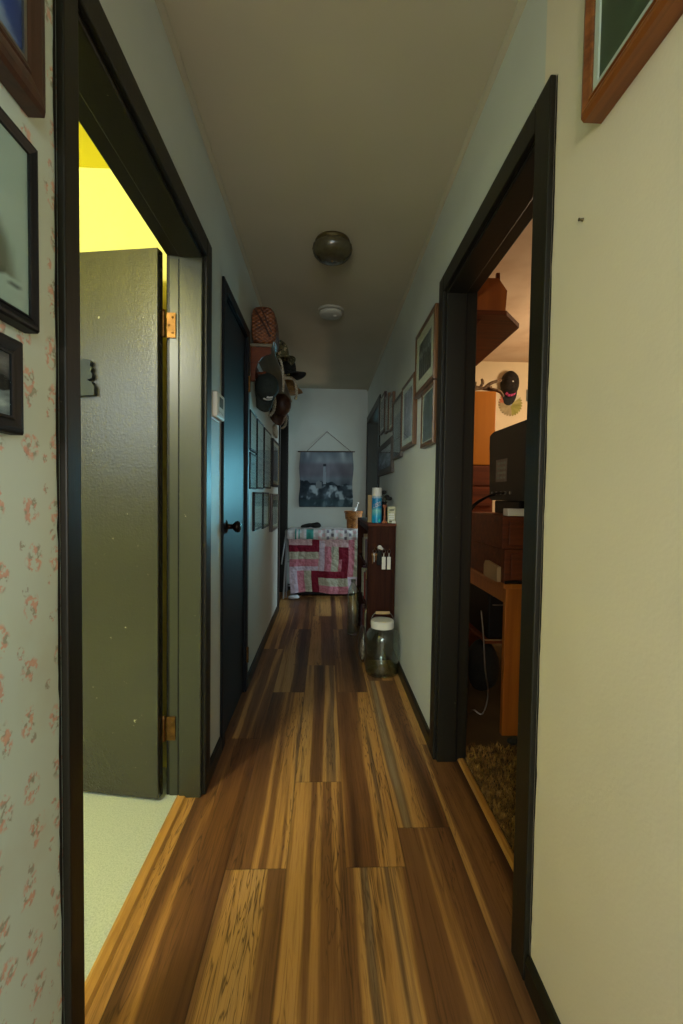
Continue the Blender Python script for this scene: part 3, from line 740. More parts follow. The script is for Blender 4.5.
def hang(yaw, tilt=0): return Matrix.Rotation(yaw, 3, 'Z') @ Matrix.Rotation(math.radians(90 + tilt), 3, 'X') @ Matrix.Rotation(PI, 3, 'Z')
def rot(z=0, x=0, y=0): return Matrix.Rotation(z, 3, 'Z') @ Matrix.Rotation(y, 3, 'Y') @ Matrix.Rotation(x, 3, 'X')

ZS = SH['z'] + .018
# woven creel standing at the near end of the shelf
t = thing('fishing_basket', (-.39, 2.76, ZS), 'tall brown wicker creel at the near end of the hat shelf', 'basket')
bm = bm_new(); rings = []
for k, y in enumerate((2.665, 2.672, 2.70, 2.76, 2.84, 2.89, 2.897)):
    sc_ = (.86, .95, 1, 1.02, 1, .95, .86)[k]; ring = []
    for j in range(32):
        a = 2 * PI * j / 32; ca, sa = math.cos(a), math.sin(a)
        sx = math.copysign(abs(ca) ** .45, ca); sz = math.copysign(abs(sa) ** .45, sa)
        ring.append(bm.verts.new((-.379 + .074 * sx * sc_ - (.012 * max(0, sz) if sx > 0 else 0), y, ZS + .1135 + .111 * sz * sc_ )))
    rings.append(ring)
for A, B in zip(rings, rings[1:]):
    for j in range(32): bm.faces.new((A[j], A[(j + 1) % 32], B[(j + 1) % 32], B[j]))
bm.faces.new(rings[0]); bm.faces.new(rings[-1]); obj('basket_body', bm, M['wicker'], t, smooth=True)
bm = bm_new(); tube(bm, smooth_path([(-.43, 2.662, ZS + .2), (-.40, 2.658, ZS + .15), (-.365, 2.656, ZS + .09), (-.338, 2.66, ZS + .04)]), .006, 8); obj('strap', bm, M['leather'], t)
bm = bm_new(); tube(bm, smooth_path([(-.395, 2.66, ZS + .205), (-.372, 2.656, ZS + .16), (-.352, 2.656, ZS + .11), (-.330, 2.662, ZS + .07)]), .004, 8); obj('strap', bm, M['leather'], t)
cap('camouflage_hat', 'camouflage cap behind the creel, its brim over the shelf edge', 'hat', (-.352, 3.06, ZS + .036), rot(math.radians(-135), math.radians(-4)), M['camo'], M['camo'], None, 1.05, droop=.02)
t = cap('black_hat', 'dark black cap on top of the hat shelf beyond the camouflage cap', 'hat', (-.345, 3.42, ZS + .036), rot(math.radians(-115), math.radians(-2)), M['black_cloth'], M['black_cloth'], None, 1.2, droop=.02)
t = thing('straw_hat', (-.34, 3.93, ZS), 'golden straw hat at the far end of the hat shelf', 'hat')
bm = bm_new(); lathe(bm, [(.078, .004), (.080, .03), (.074, .075), (.060, .105), (.03, .115), (.001, .112)], (-.34, 3.93, ZS), 30, wob=lambda a, h: 1 + .03 * math.cos(2 * a)); obj('crown', bm, M['straw'], t, smooth=True)
bm = bm_new(); G2 = []
for i in range(6):
    r = .076 + .055 * i / 5; G2.append([bm.verts.new((-.34 + r * math.cos(2 * PI * j / 40), 3.93 + r * 1.15 * math.sin(2 * PI * j / 40), ZS + .004 + .03 * (i / 5) ** 2 * abs(math.sin(2 * PI * j / 40)) + .002 * math.sin(7 * j))) for j in range(40)])
for A, B in zip(G2, G2[1:]):
    for j in range(40): bm.faces.new((A[j], A[(j + 1) % 40], B[(j + 1) % 40], B[j]))
obj('brim', bm, M['straw'], t, smooth=True, solid=.003)
# cap with white lettering patch, hung brim down from a peg below the board
Rh = hang(math.radians(24), 6)
cap('baseball_hat', 'dark green cap with a white front patch, hung below the hat shelf', 'hat', (-.392, 2.885, 1.845), Rh, M['green_cloth'], M['green_cloth'], M['ink_white'], .92, droop=.035)
cap('brown_hat', 'brown cap hung below the shelf behind the dark green cap', 'hat', (-.375, 3.62, 1.88), hang(math.radians(30), 5), M['leather'], M['leather'], None, .95, droop=.03)
# braided cords draped from the shelf
rc = random.Random(3)
def braid(name, label, pts, r=.008):
    P = smooth_path(pts, 7); bm = bm_new()
    for s in (0, 1, 2):
        Q = [p + Vector((math.cos(i * 1.1 + s * 2.09), math.sin(i * 1.1 + s * 2.09), 0)) * r * .7 for i, p in enumerate(P)]
        tube(bm, Q, r * .7, 6)
    o = obj(name, bm, M['cord'], base=P[0], smooth=True); tag(o, label, 'cord')
xe = SH['xf'] + .012
braid('braided_cord', 'pale braided cord draped over the shelf edge below the camouflage cap', [(xe - .03, 2.96, ZS + .012), (xe, 2.98, ZS + .006), (xe + .014, 3.02, ZS - .05), (xe + .016, 3.06, ZS - .13), (xe + .01, 3.10, ZS - .18)], .007)
braid('braided_cord', 'pale braided cord hanging over the shelf edge below the black cap', [(xe - .03, 3.48, ZS + .03), (xe + .012, 3.50, ZS + .05), (xe + .06, 3.55, ZS + .01), (xe + .07, 3.60, ZS - .06), (xe + .06, 3.64, ZS - .11)], .010)
braid('braided_cord', 'pale braided cord looped under the shelf beside the dark green cap', [(XL + .06, 3.2, 1.925), (XL + .068, 3.19, 1.90), (XL + .09, 3.17, 1.82), (XL + .085, 3.15, 1.75), (XL + .06, 3.14, 1.71)], .010)
braid('braided_cord', 'pale braided cord on the last peg under the shelf', [(XL + .06, 3.98, 1.925), (XL + .068, 3.97, 1.90), (XL + .10, 3.95, 1.83), (XL + .095, 3.93, 1.77), (XL + .07, 3.92, 1.74)], .010)

# ---------------------------------------------------------------- end wall: tapestry
t = thing('wall_hanging', (.01, YB, 1.02), 'grey-blue seascape cloth hanging from a cord on the end wall', 'wall hanging')
def sea(u, v):
    c = lerp((70, 78, 88), (118, 128, 138), .5 + .8 * nz(u * 3, v * 2, 1))
    if v > .5: c = lerp(c, (150, 160, 170), max(0, 1 - abs(u - .9 + .1 * v) / .07) * sst(.7, 1, v)); c = lerp(c, (140, 148, 158), max(0, 1 - abs(u - .15) / .06) * sst(.8, 1, v))
    c = lerp(c, (84, 74, 86), .5 * sst(.5, .6, v) * (1 - sst(.75, .85, v)))
    if v < .55:
        g = nz(u * 5, v * 6, 8); e = .36 + .14 * nz(u * 3, 4, 2) - .1 * (u - .3)
        c = lerp((24, 32, 40), (64, 76, 86), .5 + .8 * g) if v < e + .1 else c
        foam = nz(u * 6, v * 5, 14)
        if v < .40: c = lerp(c, (140, 154, 164), sst(-.05, .40, foam + .2 * (u - .35)))
        if v < .14: c = lerp(c, (46, 66, 72), .6)
    x = u - .465                                       # the light tower and its house on the rocks
    if abs(x) < .022 + .012 * (.8 - v) and .42 < v < .74: c = (120, 128, 138)
    if abs(x) < .028 and .74 <= v < .78: c = (40, 44, 52)
    if .30 < u < .42 and .34 < v < .44 + (.06 - abs(u - .36)) * .8: c = (104, 112, 118)
    return tuple(q * 1.18 for q in c)
def sheet(u, v):
    x = -.312 + u * .645; z = 1.015 + v * .665 + (u - .5) * .008
    b = .006 * math.sin(u * 9 + 1) * (1 - v) + .004 * math.sin(u * 23) * (1 - v) + .02 * (1 - v) * (abs(u - .5) * 1.6) ** 3
    edge = .006 * math.sin(v * 11) * (1 if u > .5 else -1) * (abs(u - .5) * 2) ** 4
    return (x + edge, YB - .012 - abs(b), z)
obj('cloth', ink_mesh(90, 90, sheet, sea), M['art_cloth'], t, smooth=True, solid=.002)
bm = bm_new(); tube(bm, [(-.335, YB - .012, 1.679), (.0, YB - .012, 1.684), (.352, YB - .012, 1.689)], .007, 10); obj('rod', bm, M['frame_dark'], t)
bm = bm_new(); tube(bm, [(-.225, YB - .014, 1.688), (.012, YB - .008, 1.925)], .003, 6); tube(bm, [(.012, YB - .008, 1.925), (.300, YB - .014, 1.694)], .003, 6); obj('cord', bm, M['frame_dark'], t)
bm = bm_new(); lathe(bm, [(.003, -.022), (.003, 0)], (.012, YB - .0005, 1.927), 8, axis='Y'); lathe(bm, [(.006, -.024), (.006, -.022)], (.012, YB - .0005, 1.927), 8, axis='Y'); obj('nail', bm, M['steel'], t)

# ---------------------------------------------------------------- quilts on a folding drying rack
YQ = 4.93
t = thing('drying_rack', (-.02, 5.12, 0), 'folding rack of pale metal tubes under the quilts', 'drying rack')
def bar(nm, a, b, r=.008):
    bm = bm_new(); tube(bm, [a, b], r, 10); obj(nm, bm, M['tube_white'], t, smooth=True)
for z in (.745,):
    bar('rail', (-.43, YQ + .02, z), (.40, YQ + .02, z)); bar('rail', (-.43, 5.26, z), (.40, 5.26, z))
bar('rail', (-.43, 5.10, .10), (.40, 5.10, .10))
bar('rail', (-.43, YQ + .06, .40), (.40, YQ + .06, .40)); 
for x in (-.438, .408):
    bar('leg', (x, YQ + .02, .752), (x, 5.27, .0)); bar('leg', (x - .012, 5.26, .752), (x - .012, YQ - .02, .0)); bar('leg', (x + .014, YQ + .02, .752), (x + .014, YQ + .005, .0))
bar('diagonal_brace', (-.452, 4.86, .0), (-.432, YQ + .02, .50))
bar('diagonal_brace', (-.465, 4.78, .40), (-.428, YQ + .02, .765))

QX0, QX1, QZ0, QZ1 = -.375, .385, .062, .70
def to_w(zx, zy):        # position on the quilt's hanging face
    return (-.40 + (zx - 128) / (600 - 128) * .755, .762 - (zy - 200) / (620 - 200) * .68)
pieces = [((130, 300, 292, 348), 'crimson'), ((290, 262, 342, 348), 'crimson'), ((128, 348, 335, 397), 'sage'), ((128, 397, 335, 447), 'pink'), ((128, 447, 335, 482), 'lavender'), ((128, 447, 186, 640), 'lavender'),
          ((186, 482, 236, 640), 'pink'), ((236, 482, 287, 640), 'sage'), ((287, 482, 336, 640), 'crimson'), ((342, 270, 378, 482), 'lavender'), ((378, 310, 426, 486), 'pink'), ((426, 310, 476, 486), 'sage'), ((476, 312, 545, 400), 'crimson'), ((500, 400, 545, 526), 'crimson'), ((476, 400, 500, 486), 'pink'),
          ((336, 482, 500, 527), 'crimson'), ((336, 527, 545, 582), 'sage'), ((336, 582, 545, 640), 'pink'), ((545, 262, 590, 520), 'pink'), ((590, 262, 640, 640), 'sage'), ((545, 520, 640, 640), 'lavender')]
names = ['pale_pink', 'crimson', 'pink', 'sage', 'lavender', 'quilt_white', 'teal', 'grey_cloth']
t = thing('patchwork_quilt', (0, YQ, .06), 'crimson, pink and sage patchwork quilt draped over the rack', 'quilt')
bm = bm_new(); NU, NV = 110, 96; G3 = []
for j in range(NV + 1):
    row = []
    for i in range(NU + 1):
        zx = 128 + (640 - 128) * i / NU; zy = 258 + (632 - 258) * j / NV; x, z = to_w(zx, zy)
        s = j / NV
        y = YQ - .026 - .014 * math.sin(x * 13 + .6) * s - .008 * math.sin(x * 31) * s - .004 * abs(math.sin(zx * .066)) - .003 * abs(math.sin(zy * .066))
        y -= .007 * nz(x * 22, z * 22, 3) + .004 * nz(x * 60, z * 60, 5)
        z -= .012 * math.sin(x * 9) * s * s; x += .010 * math.sin(z * 17) * (s if i > NU / 2 else s * .8) + (.022 * s if i < NU / 2 else -.01 * s) * abs(i / NU - .5) * 2
        row.append(bm.verts.new((x, y, z)))
    G3.append(row)
for j in range(NV):
    for i in range(NU):
        f = bm.faces.new((G3[j][i], G3[j][i + 1], G3[j + 1][i + 1], G3[j + 1][i]))
        zx = 128 + 512 * (i + .5) / NU; zy = 258 + 374 * (j + .5) / NV
        for (a, b, c, d), nm in pieces:
            if a <= zx < c and b <= zy < d: f.material_index = names.index(nm)
obj('patchwork', bm, [M[n] for n in names], t, smooth=True, solid=.01)
# folded white quilt lying over the top rail
t = thing('folded_quilt', (0, 5.09, .75), 'white folded quilt with teal squares along the top of the rack', 'quilt')
bm = bm_new(); NU = 110; prof = [(YQ - .058, .668), (YQ - .060, .70), (YQ - .058, .735), (YQ - .040, .765), (YQ + .0, .772), (YQ + .10, .768), (YQ + .2, .766), (5.24, .770), (5.285, .765), (5.30, .73), (5.30, .5)]
G3 = []
for j, (y, z) in enumerate(prof):
    G3.append([bm.verts.new((-.415 + .80 * i / NU, y - .004 * math.sin(i * .55) * (j < 3), z + .003 * math.sin(i * .4 + j))) for i in range(NU + 1)])
for j in range(len(prof) - 1):
    for i in range(NU):
        f = bm.faces.new((G3[j][i], G3[j][i + 1], G3[j + 1][i + 1], G3[j + 1][i])); x = i / NU
        f.material_index = 5
        if j < 4:
            if .255 < x < .355: f.material_index = 6
            if .10 < x < .125 or .15 < x < .165: f.material_index = 6
            if x > .42 and ((x - .42) * 8.2 + j * .5) % 1 < .32: f.material_index = 7 if int((x - .42) * 8.2) % 2 else 0
obj('quilt_cloth', bm, [M[n] for n in names], t, smooth=True, solid=.008)
# basket with a white bird on the quilt
bz = .786
t = thing('woven_basket', (.325, 5.0, bz), 'two-tiered honey-brown woven basket on the folded quilt', 'basket')
bm = bm_new(); lathe(bm, [(.072, 0), (.075, .004), (.078, .10), (.092, .104), (.094, .115), (.100, .185), (.104, .19), (.104, .198), (.098, .198), (.094, .19), (.086, .112), (.07, .1), (.068, .01), (.001, .008)], (.325, 5.0, bz), 32); obj('body', bm, M['basket'], t, smooth=False)
bm = bm_new(); lathe(bm, [(.101, .176), (.107, .178), (.107, .192), (.101, .194)], (.325, 5.0, bz), 32); obj('rim', bm, M['basket'], t)
bm = bm_new(); lathe(bm, [(.079, .098), (.0845, .1), (.0845, .110), (.08, .112)], (.325, 5.0, bz), 32); obj('band', bm, M['basket'], t)
t = thing('bird_figurine', (.345, 4.985, bz + .19), 'small white bird figurine standing in the woven basket', 'figurine')
bm = bm_new(); ball(bm, (.335, 4.985, bz + .215), .026, .018, .022); tube(bm, smooth_path([(.345, 4.985, bz + .22), (.36, 4.985, bz + .25), (.362, 4.985, bz + .275), (.372, 4.985, bz + .285)]), .012, 10, rfun=lambda s: 1 - .35 * s); ball(bm, (.37, 4.985, bz + .286), .016, .013, .013); ball(bm, (.335, 4.985, bz + .115), .04, .04, .10)
obj('body', bm, M['bird_white'], t, smooth=True)
bm = bm_new(); tube(bm, [(.383, 4.985, bz + .286), (.398, 4.985, bz + .283)], .005, 6, rfun=lambda s: 1 - .8 * s); obj('beak', bm, M['tan_card'], t)
bm = bm_new(); rb = random.Random(5)
ball(bm, (-.17, 5.02, .806), .10, .06, .022, 20); ball(bm, (-.10, 5.0, .815), .06, .045, .036, 16); ball(bm, (-.22, 5.0, .80), .06, .04, .02, 16)
for v in bm.verts: v.co.z = max(.7865, v.co.z + .012 * nz(v.co.x * 14, v.co.y * 14, 2)); v.co.x += .008 * nz(v.co.x * 20, v.co.z * 20, 4)
tag(obj('crumpled_pouch', bm, M['black_cloth'], base=(-.16, 5.02, .786), smooth=True), 'dark crumpled pouch lying on the folded quilt', 'pouch')
bm = bm_new(); ball(bm, (-.335, 4.86, .022), .065, .05, .022, 20)
for v in bm.verts: v.co.z = max(.001, v.co.z + .012 * nz(v.co.x * 25, v.co.y * 25, 7))
tag(obj('cloth_scrap', bm, M['white_cloth'], base=(-.335, 4.86, 0), smooth=True), 'small white cloth scrap on the floor below the quilt', 'cloth')
bm = bm_new(); box(bm, -.33, .36, 5.02, 5.30, .012, .09, 0, .01)
for x in (-.28, .31):
    for y in (5.06, 5.26): box(bm, x - .02, x + .02, y - .02, y + .02, 0, .0118)
tag(obj('shade_block', bm, M['black']), 'low black block standing in for the shadow under the drying rack', 'box')  # added black block, darkens the gap under the quilts like shadow

# ---------------------------------------------------------------- bookcase on the right
BX0, BX1, BY0, BY1, BZ = .302, .494, 3.04, 3.88, .965
t = thing('bookcase', (BX1, 3.46, 0), 'narrow dark brown bookcase against the right wall', 'bookcase')
bm = bm_new(); box(bm, BX0 + .012, BX1 - .012, BY0 + .008, BY0 + .026, 0, BZ - .022, 0, .002); box(bm, BX1 - .0118, BX1, BY0 + .004, BY0 + .026, 0, BZ - .022); obj('side_panel', bm, M['dark_wood'], t)
bm = bm_new(); box(bm, BX0, BX1 - .012, BY1 - .026, BY1 - .008, 0, BZ - .022, 0, .002); obj('side_panel', bm, M['dark_wood'], t)
bm = bm_new(); box(bm, BX0 - .006, BX1 + .004, BY0, BY1, BZ - .0215, BZ, 0, .004); obj('top', bm, M['red_wood'], t)
bm = bm_new(); box(bm, BX1 - .0115, BX1 - .002, BY0 + .0265, BY1 - .0265, .02, BZ - .023); obj('back_panel', bm, M['dark_wood'], t)
SZ = (.07, .36, .65)
for z in SZ:
    bm = bm_new(); box(bm, BX0 + .004, BX1 - .013, BY0 + .0265, BY1 - .0265, z - .016, z, 0, .002); obj('shelf', bm, M['dark_wood'], t)
bm = bm_new(); box(bm, BX0, BX0 + .0118, BY0 + .008, BY0 + .05, 0, BZ - .022, 0, .002); obj('face_post', bm, M['dark_wood'], t)
bm = bm_new(); box(bm, BX0 - .012, BX0 - .0005, BY1 - .05, BY1 - .008, 0, BZ + .0, 0, .002); obj('face_post', bm, M['dark_wood'], t)
bm = bm_new(); box(bm, BX0 + .0, BX0 + .0118, BY0 + .0505, BY1 - .0505, BZ - .06, BZ - .022); obj('face_rail', bm, M['dark_wood'], t)
# books and folded cloths on the shelves
rbk = random.Random(11); spines = [M['pale_card'], M['purple_book'], M['tan_card'], M['paper_red'], M['sage'], M['pale_pink'], M['grey_cloth'], M['leather']]
desc = {0: 'pale green printed', 1: 'plum', 2: 'tan', 3: 'red', 4: 'sage patterned', 5: 'pale pink', 6: 'grey lilac', 7: 'brown leather'}
order = ['first', 'second', 'third', 'fourth', 'fifth', 'sixth', 'seventh', 'eighth', 'ninth', 'tenth', 'eleventh', 'twelfth']
for z, sn in zip(SZ, ('bottom', 'middle', 'upper')):
    y = BY0 + .07; k = 0
    while y < BY1 - .13 and k < 12:
        w = rbk.uniform(.028, .06); h = rbk.uniform(.17, .235) if sn != 'upper' else rbk.uniform(.15, .20); ci = rbk.randrange(8); out = rbk.uniform(.0, .03)
        bk = thing('book', (BX0 + .08, y + w / 2, z), '%s book spine, %s from the near end of the %s bookcase shelf' % (desc[ci], order[k], sn), 'book', 'books in the narrow bookcase')
        bm = bm_new(); x0 = BX0 + .016 - out * .3; x1 = BX0 + .15
        box(bm, x0, x0 + .004, y, y + w - .003, z + .0005, z + h); box(bm, x0 + .0041, x1, y, y + .003, z + .0005, z + h); box(bm, x0 + .0041, x1, y + w - .006, y + w - .003, z + .0005, z + h); obj('cover', bm, spines[ci], bk)
        bm = bm_new(); box(bm, x0 + .0045, x1 - .004, y + .0032, y + w - .0062, z + .004, z + h - .004); obj('pages', bm, M['mat_cream'], bk)
        y += w; k += 1
# key bunches on hooks of the near side panel
def key_bunch(name, label, x, z, kind):
    t = thing(name, (x, BY0 + .007, z), label, 'keys', None); yf = BY0 - .004
    bm = bm_new(); tube(bm, smooth_path([(x, BY0 + .0075, z + .006), (x, yf - .006, z + .002), (x, yf - .014, z - .006), (x, yf - .016, z + .006)]), .0018, 6); obj('hook', bm, M['brass'], t)
    bm = bm_new(); tube(bm, [(x + .012 * math.cos(a), yf - .010, z - .014 + .012 * math.sin(a)) for a in [2 * PI * k / 14 for k in range(15)]], .0013, 6); obj('key_ring', bm, M['steel'], t)
    if kind == 'tag':
        bm = bm_new(); box(bm, x - .013, x + .013, yf - .010, yf - .006, z - .140, z - .052, 0, .002); obj('tag', bm, M['white_plastic'], t)
        bm = bm_new(); box(bm, x - .0022, x + .0022, yf - .009, yf - .007, z - .055, z - .026); obj('strap', bm, M['white_plastic'], t)
    if kind == 'fob':
        bm = bm_new(); box(bm, x - .017, x + .017, yf - .014, yf - .004, z - .125, z - .026, 0, .004); obj('fob', bm, M['black'], t)
        bm = bm_new(); ball(bm, (x + .002, yf - .014, z + .0), .016, .008, .014, 10); ball(bm, (x + .016, yf - .013, z - .01), .012, .007, .010, 10); obj('charm', bm, M['white_plastic'], t)
    if kind == 'keys':
        for k, dx in enumerate((-.012, -.002, .010)):
            bm = bm_new(); lathe(bm, [(.009, -.001), (.009, .001)], (x + dx, yf - .008 - .003 * k, z - .036), 12, axis='Y'); box(bm, x + dx - .003, x + dx + .003, yf - .009 - .003 * k, yf - .007 - .003 * k, z - .10 + .012 * k, z - .044); obj('key', bm, M['brass'] if k != 1 else M['steel'], t)
key_bunch('key_bunch', 'bunch of loose brass keys on the bookcase side, left of the black fob', .347, .785, 'keys')
key_bunch('key_bunch', 'black key fob with pale charm hanging on the bookcase side', .380, .800, 'fob')
key_bunch('key_bunch', 'left of two white key tags on the bookcase side', .412, .785, 'tag')
key_bunch('key_bunch', 'right of two white key tags on the bookcase side', .448, .785, 'tag')

# things standing on the bookcase
def text_bm(s, size, f, ext=0):
    cu = bpy.data.curves.new('t', 'FONT'); cu.body = s; cu.size = size; cu.align_x = 'CENTER'; cu.align_y = 'CENTER'; cu.shear = .3
    o = bpy.data.objects.new('t', cu); COL.objects.link(o); dg = bpy.context.evaluated_depsgraph_get(); me = bpy.data.meshes.new_from_object(o.evaluated_get(dg))
    bm = bm_new(); bm.from_mesh(me); bmesh.ops.subdivide_edges(bm, edges=[e for e in bm.edges if e.calc_length() > size * .2], cuts=2)
    bpy.data.objects.remove(o); bpy.data.curves.remove(cu); bpy.data.meshes.remove(me)
    for v in bm.verts: v.co = Vector(f(v.co.x, v.co.y))
    return bm
def can_mat():
    t = NT('spray_can_print'); tc = t.new('ShaderNodeTexCoord'); sp = t.new('ShaderNodeSeparateXYZ'); t.link(tc.outputs['Object'], sp.inputs[0])
    nzn = t.new('ShaderNodeTexNoise', Scale=30.0, Detail=2.0); t.link(tc.outputs['Object'], nzn.inputs['Vector'])
    h = t.math('ADD', t.math('DIVIDE', sp.outputs[2], .19), t.math('MULTIPLY', t.math('SUBTRACT', nzn.outputs['Fac'], .5), .14))
    t.link(t.ramp(h, [(0, lin((24, 140, 190))), (.22, lin((30, 160, 210))), (.36, lin((90, 180, 200))), (.46, lin((120, 200, 200))), (.58, lin((24, 130, 180))), (.9, lin((28, 124, 176))), (.95, lin((170, 196, 210)))]), t.b.inputs['Base Color'])
    t.b.inputs['Roughness'].default_value = .25; return t.m
cx, cy, cz = .364, 3.09, BZ + .0005; cr = .035
t = thing('spray_can', (cx, cy, cz), 'blue disinfectant spray can with a white cap on the bookcase', 'spray can')
bm = bm_new(); lathe(bm, [(.033, 0), (cr, .004), (cr, .178), (.033, .184), (.030, .187), (.001, .187)], (cx, cy, cz), 36); obj('can', bm, can_mat(), t, smooth=False)
bm = bm_new(); lathe(bm, [(.0335, .1872), (.0345, .19), (.034, .244), (.0325, .247), (.029, .247), (.028, .236), (.001, .236)], (cx, cy, cz), 36); obj('cap', bm, M['white_plastic'], t)
bm = bm_new(); lathe(bm, [(.007, .2362), (.007, .243), (.001, .243)], (cx - .006, cy - .01, cz), 12); obj('nozzle', bm, M['ink_green'], t)
wrap = lambda z0, r: (lambda a, b: (cx + r * math.sin(a / r), cy - r * math.cos(a / r), cz + z0 + b))
bm = text_bm('LYSOL', .027, lambda a, b: wrap(.127, cr + .0009)(a * .80 + .0012, b * 1.55 - .0022 + a * .8 * .38)); obj('lettering_shadow', bm, M['ink_navy'], t)
bm = text_bm('LYSOL', .027, lambda a, b: wrap(.127, cr + .0016)(a * .80, b * 1.55 + a * .8 * .38)); obj('lettering', bm, M['ink_white'], t)
bm = bm_new(); tan = thing('notepad', (.322, 3.165, cz), 'upright tan notepad behind the blue spray can', 'notepad')
box(bm, .306, .338, 3.13, 3.155, cz, cz + .195, 0, .001); obj('cover', bm, M['tan_card'], tan)
bm = bm_new(); box(bm, .308, .336, 3.1552, 3.168, cz, cz + .19); obj('pages', bm, M['mat_cream'], tan)
t = thing('candlestick', (.418, 3.07, cz), 'slender copper-brown turned candlestick beside the spray can', 'candlestick')
bm = bm_new(); lathe(bm, [(.022, 0), (.023, .004), (.019, .010), (.009, .016), (.007, .03), (.0095, .045), (.0065, .055), (.0065, .085), (.009, .092), (.006, .1), (.012, .112), (.015, .120), (.013, .128), (.001, .128)], (.418, 3.07, cz), 18); obj('stem', bm, M['copper'], t, smooth=True)
t = thing('black_vase', (.428, 3.17, cz), 'small dark round vase with dry stalks behind the candlestick', 'vase')
bm = bm_new(); lathe(bm, [(.022, 0), (.030, .02), (.036, .06), (.034, .095), (.022, .12), (.018, .135), (.026, .15), (.022, .15), (.001, .13)], (.428, 3.17, cz), 20); obj('body', bm, M['black'], t, smooth=True)
for k in range(7):
    a = k * .9; bm = bm_new(); tube(bm, smooth_path([(.428, 3.17, cz + .12), (.428 + .02 * math.cos(a), 3.17 + .02 * math.sin(a), cz + .17), (.428 + .036 * math.cos(a), 3.17 + .036 * math.sin(a), cz + .19 + .012 * (k % 3))]), .0016, 5); ball(bm, (.428 + .036 * math.cos(a), 3.17 + .036 * math.sin(a), cz + .192 + .012 * (k % 3) - .02 * (math.cos(a) > .3)), .020, .016, .014, 10); obj('stalk', bm, M['black_cloth'], t)
t = thing('printed_box', (.466, 3.085, cz), 'small pale printed card box at the wall end of the bookcase', 'box')
bm = bm_new(); box(bm, .440, .493, 3.06, 3.11, cz, cz + .115, 0, .002); obj('carton', bm, M['pale_card'], t)
for z, w, m in ((.092, .016, 'ink_dark'), (.062, .018, 'ink_white'), (.046, .021, 'ink_white'), (.032, .020, 'ink_white'), (.012, .016, 'ink_dark')):
    bm = bm_new()
    for k in range(5):
        x = .4665 - w + 2 * w * k / 5; box(bm, x, x + 2 * w / 5 * .75, 3.0592, 3.0598, cz + z - .005, cz + z + .006)
    obj('print_line', bm, M[m], t)
bm = bm_new(); box(bm, .468, .496, 3.045, 3.053, cz, cz + .016); tag(obj('card', bm, M['mat_white']), 'tiny white card lying in front of the printed box', 'card')

# big glass jar on the floor
jx, jy = .383, 2.822
t = thing('glass_jar', (jx, jy, 0), 'large clear glass jar with white lid on the floor by the right wall', 'jar')
outer = [(.085, 0), (.100, .004), (.108, .016), (.1095, .06), (.106, .075), (.1095, .09), (.1095, .20), (.106, .215), (.1095, .225), (.107, .255), (.096, .278), (.078, .294), (.069, .302), (.068, .325)]
inner = [(.065, .325), (.066, .300), (.076, .289), (.092, .274), (.103, .252), (.1055, .22), (.1055, .02), (.098, .01), (.001, .009)]
bm = bm_new(); lathe(bm, outer + inner, (jx, jy, .0005), 44); obj('glass_body', bm, M['jar_glass'], t, smooth=True)
bm = bm_new(); lathe(bm, [(.066, .3265), (.0735, .3265), (.0735, .303), (.0745, .303), (.0745, .345), (.071, .350), (.001, .351)], (jx, jy, 0), 40); obj('lid', bm, M['white_paint'], t)
bm = bm_new(); tube(bm, smooth_path([(jx - .071, jy, .312), (jx - .078, jy, .33), (jx - .068, jy - .01, .375), (jx - .048, jy - .015, .400)]), .0022, 6); tube(bm, smooth_path([(jx + .071, jy, .312), (jx + .078, jy, .33), (jx + .064, jy - .01, .375), (jx + .044, jy - .015, .400)]), .0022, 6); tube(bm, [(jx - .072 * math.cos(a), jy + .072 * math.sin(a), .311) for a in [2 * PI * k / 32 for k in range(33)]], .002, 6); obj('bail_handle', bm, M['steel'], t)
bm = bm_new(); lathe(bm, [(.007, -.046), (.0095, -.043), (.0105, 0), (.0095, .043), (.007, .046)], (jx - .002, jy - .0155, .400), 14, axis='X'); obj('wooden_grip', bm, M['tan_card'], t, smooth=True)
# jug farther along the floor
t = thing('glass_jug', (.243, 3.62, 0), 'tall clear bottle on the floor at the far corner of the bookcase', 'bottle')
bm = bm_new(); lathe(bm, [(.04, 0), (.047, .005), (.048, .02), (.048, .33), (.046, .36), (.036, .395), (.022, .415), (.017, .43), (.017, .455), (.014, .455), (.014, .43), (.033, .39), (.044, .35), (.0445, .02), (.001, .012)], (.243, 3.62, .0005), 28); obj('glass_body', bm, M['jar_glass'], t, smooth=True)
bm = bm_new(); lathe(bm, [(.0185, .44), (.0195, .441), (.0195, .462), (.001, .464)], (.243, 3.62, 0), 18); obj('cap', bm, M['steel'], t)
# crumpled clear bag leaning on the bookcase foot
bm = bm_new(); ball(bm, (.272, 3.02, .125), .030, .085, .125, 28)
for v in bm.verts:
    n_ = Vector((v.co.x - .272, v.co.y - 3.02, v.co.z - .125)); v.co += n_.normalized() * .012 * nz(v.co.x * 16, v.co.y * 16, v.co.z * 16)
    v.co.z = max(.001, v.co.z); v.co.x = min(.2995, v.co.x)
t = thing('plastic_bag', (.262, 3.02, 0), 'cloudy crumpled plastic bag on the floor between jar and bookcase', 'bag')
obj('film', bm, M['cloudy'], t, smooth=True)
bm = bm_new(); ball(bm, (.272, 3.02, .09), .018, .06, .075, 16)
for v in bm.verts: v.co += Vector((nz(v.co.y * 20, v.co.z * 20, 1), nz(v.co.x * 20, v.co.z * 20, 2), nz(v.co.x * 20, v.co.y * 20, 3))) * .006; v.co.x = min(.294, v.co.x)
obj('contents', bm, mottled('bagged_scraps', [(120, 100, 70), (160, 146, 120), (190, 184, 170)], 40), t, smooth=True)

